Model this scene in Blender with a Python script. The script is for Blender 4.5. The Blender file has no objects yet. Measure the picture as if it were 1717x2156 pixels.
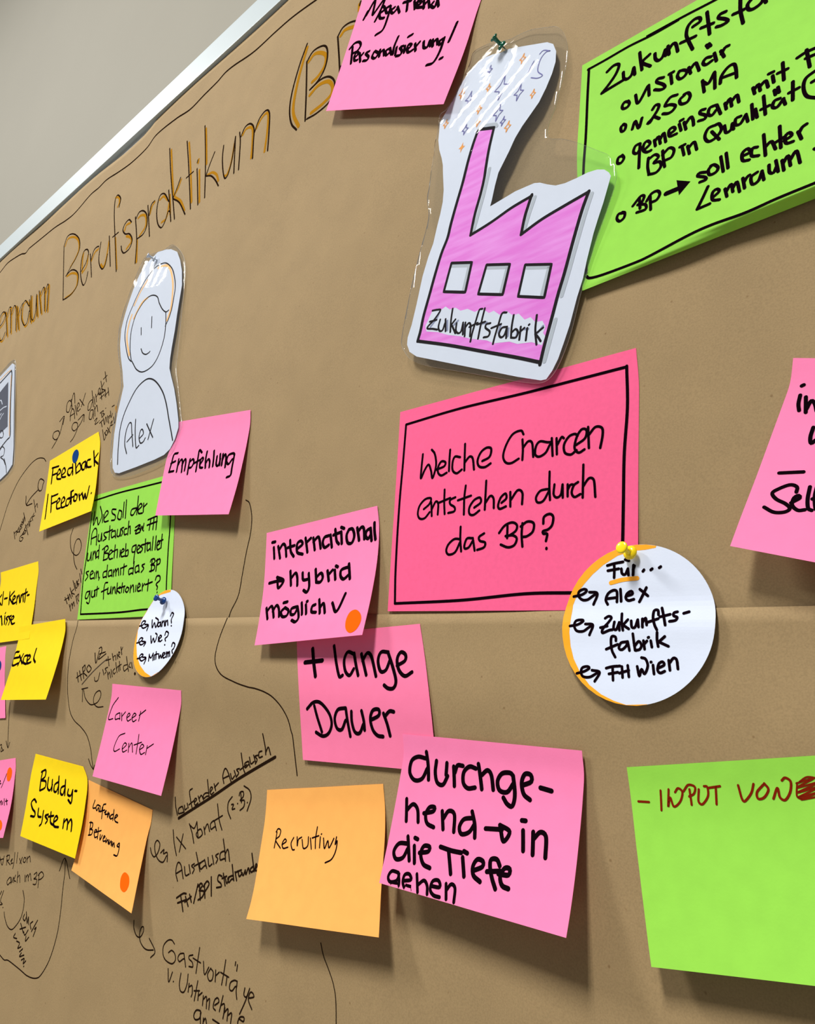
import bpy, bmesh, math, random
from mathutils import Vector, Matrix
from mathutils.bvhtree import BVHTree
from mathutils.geometry import tessellate_polygon

sc = bpy.context.scene
COL = sc.collection

# ------------------------------------------------------------------ camera
# board space: x to the right along the board, z up, h out of the board towards the room, in millimetres,
# measured from the point of the board straight in front of the camera
Z0 = 1.35          # that point is this high above the floor (metres)
cam_data = bpy.data.cameras.new('camera')
cam = bpy.data.objects.new('camera', cam_data); COL.objects.link(cam)
cam_data.sensor_fit = 'HORIZONTAL'; cam_data.sensor_width = 36.0
cam_data.lens = 36.0 * 1571.455 / 1717.0
cam_data.clip_start = 0.01
yaw, pitch, roll = 0.770247, 0.258380, -0.098296
rot = Matrix.Rotation(yaw, 3, 'Z') @ Matrix.Rotation(pitch, 3, 'X') @ Matrix.Rotation(roll, 3, 'Y') @ Matrix.Rotation(math.pi/2, 3, 'X')
cam.matrix_world = Matrix.Translation((0, -0.430549, Z0)) @ rot.to_4x4()
sc.camera = cam

# ------------------------------------------------------------------ light
sc.view_settings.view_transform = 'Standard'; sc.view_settings.look = 'None'
sc.view_settings.gamma = 1.0; sc.view_settings.use_curve_mapping = False
sc.view_settings.exposure = -0.93
world = bpy.data.worlds.new('room_light'); sc.world = world; world.use_nodes = True
bg = world.node_tree.nodes['Background']
bg.inputs[0].default_value = (0.93, 0.96, 1.0, 1); bg.inputs[1].default_value = 0.29
def tube_light(x, y, z, power, width, length, turn=0.0):
    d = bpy.data.lights.new('ceiling_tube', 'AREA'); d.shape = 'RECTANGLE'; d.size = width; d.size_y = length
    d.energy = power; d.color = (1.0, 0.972, 0.925)
    o = bpy.data.objects.new('ceiling_tube', d); o.location = (x, y, z); o.rotation_euler = (0, 0, turn); COL.objects.link(o)
for lx, pw in ((-13.6, 110.0), (-4.2, 165.0), (-0.45, 160.0)):              # main ceiling lamps, three tubes each
    for k in range(3): tube_light(lx + (k-1)*0.19, -2.64, Z0 + 3.4, pw, 0.09, 1.33)
for lx, ly, gap, length, pw in ((-2.13, -1.79, 0.062, 0.62, 0.62), (-5.48, -1.68, 0.06, 0.46, 0.34)):   # small louvred lamps set at an angle
    for k in range(5):
        d = (k-2)*gap
        tube_light(lx - 0.426*d, ly + 0.905*d, Z0 + 3.4, pw, 0.008, length, -1.131)

# ------------------------------------------------------------------ materials
def lin(c): return tuple(((v/12.92) if v <= 0.04045 else ((v+0.055)/1.055)**2.4) for v in (c[0]/255, c[1]/255, c[2]/255)) + (1,)
def nt(name):
    m = bpy.data.materials.new(name); m.use_nodes = True
    t = m.node_tree; b = t.nodes['Principled BSDF']; return m, t, b
def add(t, kind, **kw):
    n = t.nodes.new(kind)
    for k, v in kw.items(): setattr(n, k, v)
    return n
def paper(name, rgb, vary=0.05, scale=90, bump=0.08, rough=0.75, fibre=0.0, spec=0.25, through=0.0):
    m, t, b = nt(name); L = t.links.new
    co = add(t, 'ShaderNodeTexCoord')
    n = add(t, 'ShaderNodeTexNoise'); n.inputs['Scale'].default_value = scale; n.inputs['Detail'].default_value = 6
    L(co.outputs['Object'], n.inputs['Vector'])
    r = add(t, 'ShaderNodeValToRGB'); c = lin(rgb)
    r.color_ramp.elements[0].position = 0.3; r.color_ramp.elements[1].position = 0.7
    r.color_ramp.elements[0].color = tuple(v*(1-vary) for v in c[:3]) + (1,); r.color_ramp.elements[1].color = tuple(min(1, v*(1+vary)) for v in c[:3]) + (1,)
    L(n.outputs['Fac'], r.inputs['Fac']); out = r.outputs['Color']
    if fibre:
        f = add(t, 'ShaderNodeTexNoise'); f.inputs['Scale'].default_value = 900; f.inputs['Detail'].default_value = 3
        L(co.outputs['Object'], f.inputs['Vector'])
        fr = add(t, 'ShaderNodeValToRGB'); fr.color_ramp.elements[0].position = 0.32; fr.color_ramp.elements[1].position = 0.62
        fr.color_ramp.elements[0].color = (1-fibre,)*3 + (1,); fr.color_ramp.elements[1].color = (1, 1, 1, 1)
        L(f.outputs['Fac'], fr.inputs['Fac'])
        v = add(t, 'ShaderNodeTexVoronoi'); v.inputs['Scale'].default_value = 55
        L(co.outputs['Object'], v.inputs['Vector'])
        vr = add(t, 'ShaderNodeValToRGB'); vr.color_ramp.elements[0].position = 0.025; vr.color_ramp.elements[1].position = 0.06
        vr.color_ramp.elements[0].color = (0.72, 0.66, 0.6, 1); vr.color_ramp.elements[1].color = (1, 1, 1, 1)
        L(v.outputs['Distance'], vr.inputs['Fac'])
        for src in (fr, vr):
            mx = add(t, 'ShaderNodeMixRGB', blend_type='MULTIPLY'); mx.inputs['Fac'].default_value = 1
            L(out, mx.inputs['Color1']); L(src.outputs['Color'], mx.inputs['Color2']); out = mx.outputs['Color']
    L(out, b.inputs['Base Color'])
    b.inputs['Roughness'].default_value = rough; b.inputs['Specular IOR Level'].default_value = spec
    fb = add(t, 'ShaderNodeTexNoise'); fb.inputs['Scale'].default_value = 700
    L(co.outputs['Object'], fb.inputs['Vector'])
    bp = add(t, 'ShaderNodeBump'); bp.inputs['Strength'].default_value = bump; bp.inputs['Distance'].default_value = 0.0005
    L(fb.outputs['Fac'], bp.inputs['Height']); L(bp.outputs['Normal'], b.inputs['Normal'])
    if through:      # thin paper lets some light through
        tl = add(t, 'ShaderNodeBsdfTranslucent'); L(out, tl.inputs['Color'])
        ms = add(t, 'ShaderNodeMixShader'); ms.inputs[0].default_value = through
        L(b.outputs[0], ms.inputs[1]); L(tl.outputs[0], ms.inputs[2]); L(ms.outputs[0], t.nodes['Material Output'].inputs['Surface'])
    return m
def plain(name, rgb, rough=0.5, spec=0.4, vary=0.04, scale=200, metal=0.0):
    m, t, b = nt(name); L = t.links.new
    co = add(t, 'ShaderNodeTexCoord'); n = add(t, 'ShaderNodeTexNoise'); n.inputs['Scale'].default_value = scale
    L(co.outputs['Object'], n.inputs['Vector'])
    r = add(t, 'ShaderNodeValToRGB'); c = lin(rgb)
    r.color_ramp.elements[0].color = tuple(v*(1-vary) for v in c[:3]) + (1,); r.color_ramp.elements[1].color = tuple(min(1, v*(1+vary)) for v in c[:3]) + (1,)
    L(n.outputs['Fac'], r.inputs['Fac']); L(r.outputs['Color'], b.inputs['Base Color'])
    b.inputs['Roughness'].default_value = rough; b.inputs['Specular IOR Level'].default_value = spec; b.inputs['Metallic'].default_value = metal
    return m
def brushed(name, rgb_a, rgb_b):
    """felt-pen colouring: streaks running diagonally"""
    m, t, b = nt(name); L = t.links.new
    co = add(t, 'ShaderNodeTexCoord'); mp = add(t, 'ShaderNodeMapping'); mp.inputs['Rotation'].default_value = (0, -0.75, 0); mp.inputs['Scale'].default_value = (22, 22, 170)
    L(co.outputs['Object'], mp.inputs['Vector'])
    n = add(t, 'ShaderNodeTexNoise'); n.inputs['Scale'].default_value = 1.0; n.inputs['Detail'].default_value = 4
    L(mp.outputs['Vector'], n.inputs['Vector'])
    r = add(t, 'ShaderNodeValToRGB'); r.color_ramp.elements[0].position = 0.36; r.color_ramp.elements[1].position = 0.68
    r.color_ramp.elements[0].color = lin(rgb_a); r.color_ramp.elements[1].color = lin(rgb_b)
    L(n.outputs['Fac'], r.inputs['Fac']); L(r.outputs['Color'], b.inputs['Base Color']); b.inputs['Roughness'].default_value = 0.6
    return m
def film_material(name, haze):
    m, t, b = nt(name); L = t.links.new
    t.nodes.remove(b); out = t.nodes['Material Output']
    tr = add(t, 'ShaderNodeBsdfTransparent'); tr.inputs[0].default_value = (0.965, 0.975, 0.98, 1)
    gl = add(t, 'ShaderNodeBsdfGlossy'); gl.inputs['Roughness'].default_value = 0.02; gl.inputs['Color'].default_value = (1, 1, 1, 1)
    co = add(t, 'ShaderNodeTexCoord'); n = add(t, 'ShaderNodeTexNoise'); n.inputs['Scale'].default_value = 70; n.inputs['Detail'].default_value = 2
    L(co.outputs['Object'], n.inputs['Vector'])
    bp = add(t, 'ShaderNodeBump'); bp.inputs['Strength'].default_value = 0.005; bp.inputs['Distance'].default_value = 0.004
    L(n.outputs['Fac'], bp.inputs['Height']); L(bp.outputs['Normal'], gl.inputs['Normal'])
    fr = add(t, 'ShaderNodeFresnel'); fr.inputs['IOR'].default_value = 1.5; L(bp.outputs['Normal'], fr.inputs['Normal'])
    ge = add(t, 'ShaderNodeNewGeometry'); iv = add(t, 'ShaderNodeMath', operation='SUBTRACT'); iv.inputs[0].default_value = 1.0; L(ge.outputs['Backfacing'], iv.inputs[1])
    ml = add(t, 'ShaderNodeMath', operation='MULTIPLY'); L(fr.outputs[0], ml.inputs[0]); L(iv.outputs[0], ml.inputs[1])
    mx = add(t, 'ShaderNodeMixShader'); L(ml.outputs[0], mx.inputs[0]); L(tr.outputs[0], mx.inputs[1]); L(gl.outputs[0], mx.inputs[2])
    df = add(t, 'ShaderNodeBsdfDiffuse'); df.inputs[0].default_value = (0.8, 0.82, 0.84, 1)
    hz = add(t, 'ShaderNodeMixShader'); hz.inputs[0].default_value = haze
    L(mx.outputs[0], hz.inputs[1]); L(df.outputs[0], hz.inputs[2]); L(hz.outputs[0], out.inputs['Surface'])
    return m
MAT = {
 'kraft': paper('kraft_paper', (155, 132, 95), vary=0.045, scale=22, fibre=0.14, bump=0.12, rough=0.8),
 'pink': paper('pink_note_paper', (255, 137, 188), vary=0.02, through=0.16),
 'rose': paper('rose_note_paper', (255, 131, 176), vary=0.02, through=0.16),
 'card_pink': paper('pink_card_paper', (252, 100, 152), vary=0.035, scale=320, through=0.16),
 'yellow': paper('yellow_note_paper', (252, 220, 0), vary=0.02, through=0.16),
 'orange': paper('orange_note_paper', (255, 184, 96), vary=0.03, through=0.16),
 'green': paper('green_note_paper', (153, 223, 78), vary=0.03, through=0.16),
 'white_card': paper('white_card', (214, 224, 244), vary=0.01),
 'paper_white': paper('white_paper', (206, 214, 230), vary=0.01),
 'ink': plain('black_marker_ink', (16, 6, 12), 0.8, 0.0),
 'kraft_ink': plain('black_pen_on_kraft', (34, 22, 14), 0.8, 0.0),
 'brown_pen': plain('brown_black_pen', (62, 48, 34), 0.6, 0.2),
 'red_pen': plain('dark_red_marker_ink', (118, 30, 12), 0.7, 0.0),
 'orange_pen': plain('orange_fineliner', (228, 150, 60), 0.6, 0.2),
 'blue_pen': plain('blue_fineliner', (98, 98, 160), 0.6, 0.2),
 'hair_orange': plain('light_orange_marker', (246, 186, 104), 0.6, 0.2),
 'orange_marker': plain('orange_marker_ink', (255, 168, 20), 0.55, 0.3),
 'orange_marker2': plain('ochre_marker_ink', (160, 110, 4), 0.85, 0.03, vary=0.1),
 'grey_brush': plain('grey_brush_pen', (168, 177, 188), 0.6, 0.2),
 'blue_grey': plain('blue_grey_brush_pen', (124, 132, 164), 0.6, 0.2),
 'navy': plain('navy_print', (44, 50, 74), 0.5, 0.3),
 'magenta': brushed('magenta_felt_pen', (214, 92, 206), (222, 128, 220)),
 'dot_orange': plain('orange_sticker', (255, 96, 6), 0.85, 0.04),
 'dot_blue': plain('blue_sticker', (6, 58, 118), 0.85, 0.04),
 'film': film_material('laminating_film', 0.012), 'film_edge': film_material('laminating_film_edge', 0.55),
 'pin_green': plain('green_plastic', (0, 96, 70), 0.18, 0.6),
 'pin_white': plain('white_plastic', (186, 196, 210), 0.2, 0.5),
 'pin_blue': plain('blue_plastic', (18, 62, 128), 0.18, 0.6),
 'pin_yellow': plain('yellow_plastic', (250, 220, 20), 0.2, 0.5),
 'steel': plain('steel', (190, 190, 190), 0.25, 0.5, metal=1.0),
 'wall': paper('painted_wall', (144, 141, 130), vary=0.015, scale=3, bump=0.12),
 'frame': plain('white_frame_paint', (178, 190, 195), 0.45, 0.4, vary=0.01),
 'board': paper('pin_board_felt', (196, 198, 198), vary=0.03, scale=300),
 'floor': plain('grey_floor', (150, 144, 134), 0.6, 0.3, scale=8),
}

# ------------------------------------------------------------------ traced data (board space, tenths of a millimetre)
SHEETS = {
'mega': '''-5767,8361,2 -5199,7966,-10 -4672,7587,-6 -4192,7234,4 -3760,6919,12
-5774,8117,4 -5227,7753,-6 -4718,7403,-1 -4252,7076,9 -3833,6784,16
-5810,7897,13 -5265,7547,4 -4759,7209,10 -4295,6894,21 -3878,6614,28
-5848,7679,24 -5301,7337,17 -4792,7007,25 -4327,6701,37 -3910,6429,44
-5885,7462,37 -5335,7127,33 -4822,6804,43 -4356,6505,56 -3938,6241,64
-5921,7245,51 -5368,6918,50 -4854,6603,62 -4387,6313,77 -3970,6058,86
-5957,7029,67 -5403,6712,69 -4888,6405,84 -4422,6125,101 -4005,5878,111
-5991,6814,84 -5436,6506,90 -4921,6208,108 -4455,5937,127 -4039,5699,138
-6023,6598,103 -5466,6298,113 -4951,6010,134 -4485,5748,154 -4070,5519,167''',
'bigcard': '''-4397,2531,-11 -3717,2524,2 -3125,2516,15 -2610,2513,21 -2158,2514,20
-4381,2292,-9 -3695,2282,4 -3101,2273,15 -2586,2269,19 -2135,2268,16
-4365,2058,-6 -3681,2048,6 -3092,2039,14 -2581,2035,15 -2133,2034,11
-4348,1829,-2 -3670,1819,7 -3086,1811,13 -2579,1807,11 -2134,1805,6
-4332,1605,2 -3658,1595,10 -3080,1588,12 -2577,1584,8 -2134,1581,2
-4315,1385,9 -3646,1375,14 -3072,1369,12 -2573,1365,6 -2132,1361,0
-4297,1170,16 -3632,1161,18 -3063,1154,14 -2567,1150,5 -2129,1146,-1
-4277,959,25 -3617,950,24 -3052,944,16 -2560,940,7 -2124,935,0
-4256,753,34 -3601,745,31 -3041,739,21 -2552,734,10 -2107,725,28''',
'intl': '''-6096,1576,12 -5669,1606,7 -5270,1634,3 -4897,1659,3 -4546,1681,4
-6070,1429,12 -5636,1458,8 -5231,1484,6 -4852,1508,6 -4498,1529,8
-6039,1282,18 -5602,1310,16 -5196,1335,16 -4817,1358,18 -4463,1379,21
-6005,1136,27 -5568,1163,29 -5163,1188,32 -4786,1210,36 -4435,1231,41
-5974,994,39 -5539,1020,45 -5135,1044,52 -4761,1066,59 -4413,1086,66
-5950,854,53 -5516,880,63 -5114,903,74 -4741,925,84 -4396,945,94
-5910,714,83 -5496,742,83 -5095,766,98 -4724,787,112 -4381,807,125
-5885,579,105 -5458,605,121 -5064,629,136 -4700,651,150 -4363,672,164
-5856,446,132 -5432,472,151 -5041,497,169 -4680,519,186 -4346,540,202''',
'lange': '''-5386,554,26 -4969,581,27 -4585,606,27 -4231,629,26 -3903,651,25
-5339,414,37 -4920,441,37 -4534,465,36 -4179,488,34 -3851,509,31
-5286,278,50 -4864,304,51 -4478,327,51 -4124,349,48 -3797,370,44
-5237,145,59 -4813,170,62 -4426,193,63 -4073,215,61 -3748,235,57
-5199,15,59 -4773,40,64 -4385,62,67 -4032,83,66 -3707,103,63
-5171,-113,50 -4743,-88,57 -4355,-66,61 -4001,-45,62 -3676,-27,59
-5144,-239,40 -4717,-214,47 -4330,-192,51 -3976,-172,51 -3652,-154,49
-5112,-363,35 -4687,-339,41 -4301,-317,45 -3949,-297,45 -3626,-279,42
-5075,-484,35 -4652,-460,40 -4268,-438,43 -3918,-419,42 -3597,-401,40''',
'durch': '''-3945,-173,59 -3515,-162,54 -3129,-153,48 -2777,-145,44 -2455,-137,41
-3925,-305,49 -3496,-295,45 -3110,-286,40 -2759,-278,36 -2438,-271,35
-3930,-437,53 -3497,-428,51 -3108,-420,48 -2755,-412,47 -2433,-405,48
-3932,-567,67 -3495,-558,68 -3103,-550,69 -2748,-542,71 -2425,-535,75
-3931,-694,86 -3490,-685,92 -3095,-676,97 -2738,-669,103 -2415,-661,110
-3927,-818,109 -3482,-808,119 -3085,-799,129 -2727,-790,139 -2403,-782,150
-3921,-940,136 -3473,-928,150 -3074,-918,164 -2715,-908,179 -2391,-899,194
-3916,-1058,164 -3465,-1045,183 -3064,-1033,202 -2704,-1022,221 -2380,-1012,240
-3909,-1173,194 -3456,-1158,218 -3053,-1145,242 -2693,-1132,265 -2370,-1120,288''',
'empf': '''-8361,3224,18 -7917,3176,16 -7499,3129,16 -7106,3085,16 -6737,3044,16
-8324,3054,18 -7879,3006,17 -7460,2960,17 -7067,2917,17 -6699,2877,17
-8363,2909,24 -7901,2856,24 -7467,2806,25 -7062,2759,26 -6683,2715,27
-8404,2764,34 -7925,2707,35 -7476,2653,38 -7057,2602,41 -6669,2555,42
-8394,2605,46 -7913,2548,49 -7462,2493,54 -7042,2443,59 -6653,2396,62
-8367,2442,61 -7888,2386,67 -7440,2334,74 -7023,2284,80 -6637,2239,84
-8337,2281,78 -7862,2227,86 -7417,2176,95 -7004,2129,104 -6622,2085,109
-8302,2122,97 -7833,2070,107 -7394,2021,118 -6987,1976,129 -6610,1935,136
-8263,1964,117 -7802,1915,130 -7370,1868,143 -6970,1826,155 -6600,1787,164''',
'feed': '''-12386,3363,3 -11962,3420,-5 -11545,3471,-8 -11133,3516,-6 -10731,3556,-1
-12356,3206,0 -11903,3257,-7 -11455,3301,-8 -11015,3339,-4 -10588,3372,3
-12308,3047,4 -11845,3094,-3 -11388,3134,-2 -10940,3169,4 -10508,3200,12
-12252,2887,11 -11785,2932,6 -11325,2970,8 -10876,3002,15 -10445,3032,23
-12193,2729,21 -11721,2770,18 -11257,2806,21 -10806,2837,28 -10375,2866,37
-12133,2572,34 -11654,2611,32 -11185,2644,36 -10733,2674,44 -10303,2701,51
-12069,2416,48 -11587,2453,48 -11116,2485,53 -10665,2514,60 -10238,2541,67
-12002,2262,64 -11521,2298,65 -11056,2330,70 -10611,2359,77 -10192,2387,82
-11930,2110,82 -11455,2145,84 -10998,2177,89 -10563,2207,94 -10153,2237,98''',
'gsmall': '''-10388,2511,5 -9755,2513,10 -9183,2518,9 -8655,2523,7 -8160,2528,6
-10360,2279,7 -9722,2281,8 -9141,2286,5 -8602,2289,4 -8096,2291,5
-10328,2051,9 -9686,2053,6 -9099,2057,2 -8549,2059,1 -8033,2059,4
-10294,1825,10 -9651,1829,4 -9057,1832,-1 -8499,1833,-1 -7975,1832,4
-10253,1602,12 -9611,1607,3 -9013,1611,-3 -8449,1611,-1 -7919,1610,5
-10203,1382,14 -9563,1388,2 -8963,1392,-3 -8395,1394,0 -7864,1393,7
-10154,1165,16 -9514,1172,3 -8911,1177,-2 -8340,1180,2 -7807,1181,9
-10107,952,18 -9464,961,5 -8856,966,1 -8282,970,5 -7750,972,11
-10060,743,21 -9411,752,8 -8799,759,5 -8224,764,8 -7694,768,14''',
'kenn': '''-13443,1565,0 -13050,1591,-3 -12667,1615,-4 -12293,1638,-2 -11929,1658,2
-13348,1409,-4 -12949,1434,-4 -12558,1457,-2 -12178,1479,2 -11811,1499,7
-13308,1258,-4 -12903,1283,-2 -12507,1305,2 -12123,1327,7 -11755,1347,13
-13271,1109,-3 -12860,1133,1 -12458,1155,7 -12071,1176,14 -11702,1196,20
-13222,961,0 -12806,984,5 -12400,1006,13 -12010,1027,21 -11640,1047,27
-13177,814,3 -12755,838,10 -12346,860,19 -11954,881,28 -11584,901,35
-13067,666,31 -12658,691,34 -12264,714,38 -11907,737,36 -11538,757,43
-13020,524,38 -12611,549,42 -12217,572,47 -11841,594,51 -11484,615,54
-12961,383,51 -12551,408,55 -12157,431,60 -11781,453,65 -11425,475,68''',
'excel': '''-11952,649,51 -11521,676,54 -11116,702,54 -10740,727,52 -10388,752,46
-11861,508,57 -11431,535,59 -11029,561,59 -10651,585,56 -10294,609,53
-11805,370,74 -11374,397,77 -10973,423,77 -10598,447,74 -10243,471,70
-11754,235,96 -11318,262,101 -10914,287,103 -10538,311,102 -10183,334,99
-11718,103,114 -11272,129,124 -10861,154,130 -10479,178,132 -10120,201,132
-11712,-28,125 -11255,-1,140 -10833,24,150 -10442,48,157 -10076,71,161
-11723,-157,133 -11257,-129,151 -10827,-104,165 -10427,-80,175 -10052,-57,183
-11722,-284,145 -11255,-256,164 -10822,-230,180 -10418,-206,192 -10037,-183,203
-11704,-410,164 -11236,-382,184 -10801,-355,201 -10395,-330,215 -10012,-306,228''',
'career': '''-8660,-30,55 -8237,-29,57 -7846,-28,57 -7482,-26,54 -7142,-25,49
-8634,-164,50 -8210,-162,51 -7819,-161,48 -7456,-160,43 -7116,-159,37
-8634,-296,50 -8210,-294,51 -7820,-293,48 -7458,-292,42 -7118,-292,35
-8626,-426,59 -8202,-425,60 -7812,-424,57 -7450,-423,51 -7110,-423,45
-8609,-554,74 -8183,-553,75 -7793,-552,73 -7430,-551,69 -7091,-551,63
-8588,-680,91 -8160,-678,95 -7768,-677,94 -7405,-676,90 -7065,-676,86
-8564,-804,110 -8134,-801,116 -7741,-800,117 -7377,-799,115 -7036,-798,113
-8539,-925,131 -8107,-922,139 -7713,-920,142 -7347,-919,143 -7004,-918,143
-8512,-1045,152 -8078,-1041,163 -7681,-1038,168 -7313,-1036,172 -6969,-1034,175''',
'buddy': '''-10453,-1008,30 -10070,-1006,31 -9704,-1004,34 -9355,-1001,38 -9025,-999,40
-10457,-1136,30 -10029,-1128,31 -9620,-1119,34 -9235,-1112,37 -8873,-1105,39
-10430,-1259,41 -9985,-1249,43 -9561,-1239,46 -9162,-1229,49 -8790,-1220,51
-10385,-1380,54 -9938,-1369,56 -9513,-1359,60 -9113,-1349,64 -8740,-1340,66
-10333,-1498,68 -9887,-1487,71 -9462,-1476,75 -9064,-1465,79 -8692,-1456,82
-10282,-1614,82 -9839,-1603,85 -9417,-1591,90 -9021,-1581,95 -8652,-1571,98
-10239,-1729,96 -9798,-1718,99 -9380,-1706,105 -8987,-1695,111 -8619,-1685,115
-10201,-1843,109 -9763,-1831,114 -9347,-1819,120 -8956,-1807,126 -8591,-1797,131
-10164,-1955,123 -9728,-1943,128 -9315,-1930,135 -8926,-1918,142 -8562,-1907,147''',
'lauf': '''-8838,-1126,31 -8429,-1153,29 -8052,-1179,22 -7701,-1204,15 -7369,-1228,8
-8794,-1246,28 -8397,-1274,25 -8030,-1301,19 -7686,-1327,12 -7361,-1352,6
-8762,-1365,30 -8378,-1394,28 -8022,-1422,23 -7687,-1449,18 -7370,-1474,14
-8742,-1484,37 -8361,-1513,36 -8006,-1541,34 -7672,-1567,31 -7355,-1592,30
-8722,-1601,47 -8340,-1629,49 -7983,-1656,49 -7647,-1682,49 -7328,-1706,51
-8700,-1715,60 -8315,-1743,64 -7955,-1769,68 -7616,-1793,71 -7294,-1815,76
-8681,-1827,76 -8290,-1853,83 -7924,-1878,90 -7579,-1901,97 -7252,-1921,105
-8672,-1938,94 -8268,-1962,105 -7892,-1985,115 -7538,-2005,125 -7203,-2023,137
-8662,-2047,114 -8245,-2068,129 -7857,-2088,143 -7492,-2105,157 -7148,-2120,173''',
'recr': '''-5545,-786,1 -5151,-720,7 -4787,-660,12 -4450,-603,15 -4138,-551,16
-5525,-918,3 -5126,-851,8 -4757,-790,12 -4417,-734,14 -4102,-682,15
-5499,-1045,17 -5096,-979,22 -4725,-918,25 -4383,-861,27 -4066,-809,28
-5475,-1169,39 -5070,-1103,43 -4697,-1042,46 -4353,-986,48 -4035,-935,48
-5446,-1289,66 -5040,-1224,69 -4668,-1163,71 -4324,-1108,72 -4007,-1057,73
-5411,-1405,97 -5006,-1340,99 -4635,-1281,100 -4293,-1226,100 -3977,-1175,100
-5376,-1518,130 -4971,-1453,131 -4600,-1394,131 -4258,-1339,131 -3942,-1289,130
-5350,-1628,164 -4941,-1563,165 -4567,-1503,164 -4222,-1449,163 -3904,-1399,161
-5332,-1736,201 -4915,-1669,201 -4536,-1610,199 -4187,-1555,196 -3865,-1504,194''',
'input': '''-2171,-200,13 -1726,-124,22 -1335,-57,34 -989,3,45 -681,55,54
-2148,-335,10 -1702,-259,18 -1311,-193,29 -964,-134,40 -657,-81,51
-2122,-467,20 -1677,-392,27 -1286,-325,36 -941,-267,47 -635,-215,56
-2094,-595,38 -1649,-519,46 -1259,-453,55 -917,-395,63 -613,-344,71
-2063,-717,60 -1619,-642,70 -1231,-576,80 -891,-518,87 -590,-467,94
-2032,-836,84 -1588,-759,97 -1203,-693,108 -865,-635,116 -567,-585,122
-2000,-949,110 -1557,-872,126 -1174,-805,138 -839,-748,147 -544,-697,153
-1968,-1058,138 -1526,-980,156 -1145,-913,169 -813,-854,179 -521,-803,185
-1935,-1163,166 -1495,-1083,186 -1116,-1015,201 -787,-956,212 -498,-905,219''',
'inno': '''-1185,2185,1 -739,2061,-3 -355,1952,0 -23,1856,5 267,1773,9
-1207,2034,0 -760,1909,-2 -376,1800,2 -44,1704,7 245,1620,12
-1251,1893,11 -805,1767,10 -422,1657,15 -91,1562,22 198,1478,27
-1296,1751,29 -851,1625,30 -470,1516,37 -141,1420,44 147,1337,50
-1339,1608,52 -896,1483,55 -517,1373,63 -189,1279,72 96,1196,79
-1380,1466,79 -940,1340,85 -563,1232,94 -237,1138,104 46,1056,112
-1421,1325,110 -983,1200,118 -609,1092,129 -286,999,140 -5,918,148
-1460,1185,144 -1025,1061,154 -653,954,166 -333,861,179 -54,781,188
-1495,1045,182 -1063,922,193 -694,816,207 -377,724,221 -101,644,239''',
'visi': '''-2688,5238,-3 -2005,5236,-4 -1416,5230,-1 -904,5225,0 -456,5224,0
-2692,4969,-3 -2008,4965,-1 -1421,4959,2 -913,4957,3 -467,4958,1
-2696,4683,-1 -2012,4676,5 -1427,4670,9 -922,4670,9 -479,4672,7
-2696,4397,6 -2012,4386,19 -1431,4380,26 -929,4379,28 -491,4381,28
-2677,4128,16 -2001,4117,35 -1428,4113,45 -934,4115,49 -503,4118,51
-2649,3861,28 -1985,3853,52 -1422,3853,66 -939,3857,72 -516,3863,76
-2619,3601,42 -1968,3597,70 -1417,3601,86 -943,3608,95 -529,3614,103
-2595,3391,53 -1955,3390,85 -1414,3397,103 -948,3406,115 -541,3414,126
-2582,3267,60 -1948,3269,93 -1413,3277,114 -951,3287,128 -548,3295,140
-2574,3196,63 -1944,3199,98 -1412,3208,120 -953,3218,135 -553,3227,149
-2569,3156,65 -1941,3160,101 -1411,3169,123 -954,3180,139 -555,3189,152
-2566,3126,67 -1940,3130,103 -1418,3155,105 -962,3176,109 -563,3193,113
-2563,3096,69 -1939,3103,102 -1424,3142,87 -971,3171,79 -570,3197,73
-2559,3066,70 -1946,3088,85 -1431,3128,68 -979,3166,49 -578,3200,33''',
'leftpink': '''-12538,-1383,36 -12146,-1315,35 -11778,-1251,32 -11428,-1189,28 -11091,-1130,25
-12445,-1502,41 -12058,-1435,38 -11695,-1371,33 -11349,-1311,28 -11014,-1252,24
-12377,-1622,50 -11994,-1556,47 -11635,-1493,41 -11291,-1433,35 -10958,-1375,30
-12306,-1739,63 -11927,-1674,58 -11571,-1612,52 -11230,-1552,45 -10898,-1494,40
-12240,-1855,77 -11864,-1790,72 -11511,-1728,65 -11171,-1669,58 -10841,-1612,53
-12184,-1969,93 -11811,-1904,87 -11459,-1843,80 -11121,-1785,73 -10792,-1728,68
-12141,-2082,109 -11770,-2018,103 -11420,-1957,96 -11083,-1899,89 -10755,-1843,84
-12104,-2194,126 -11734,-2131,120 -11385,-2070,113 -11048,-2012,106 -10721,-1956,102
-12064,-2305,143 -11695,-2241,138 -11346,-2181,131 -11009,-2123,125 -10682,-2067,121''',
'edgepink': '''-13849,207,29 -13466,248,25 -13088,287,24 -12717,325,26 -12358,360,29
-13812,74,26 -13419,114,25 -13031,153,28 -12652,190,33 -12287,226,38
-13780,-58,15 -13374,-18,17 -12972,21,24 -12581,58,33 -12205,94,42
-13743,-189,2 -13332,-149,6 -12924,-109,15 -12524,-72,26 -12141,-36,38
-13685,-319,-5 -13272,-278,0 -12863,-238,8 -12465,-200,19 -12083,-164,30
-13605,-446,-6 -13189,-405,-1 -12782,-365,7 -12388,-327,17 -12011,-290,26
-13509,-571,-2 -13092,-529,4 -12686,-489,12 -12296,-451,20 -11924,-414,27
-13406,-693,4 -12986,-651,11 -12581,-610,19 -12196,-572,26 -11830,-536,32
-13300,-812,12 -12878,-770,20 -12475,-730,27 -12094,-691,33 -11733,-655,37''',
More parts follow.
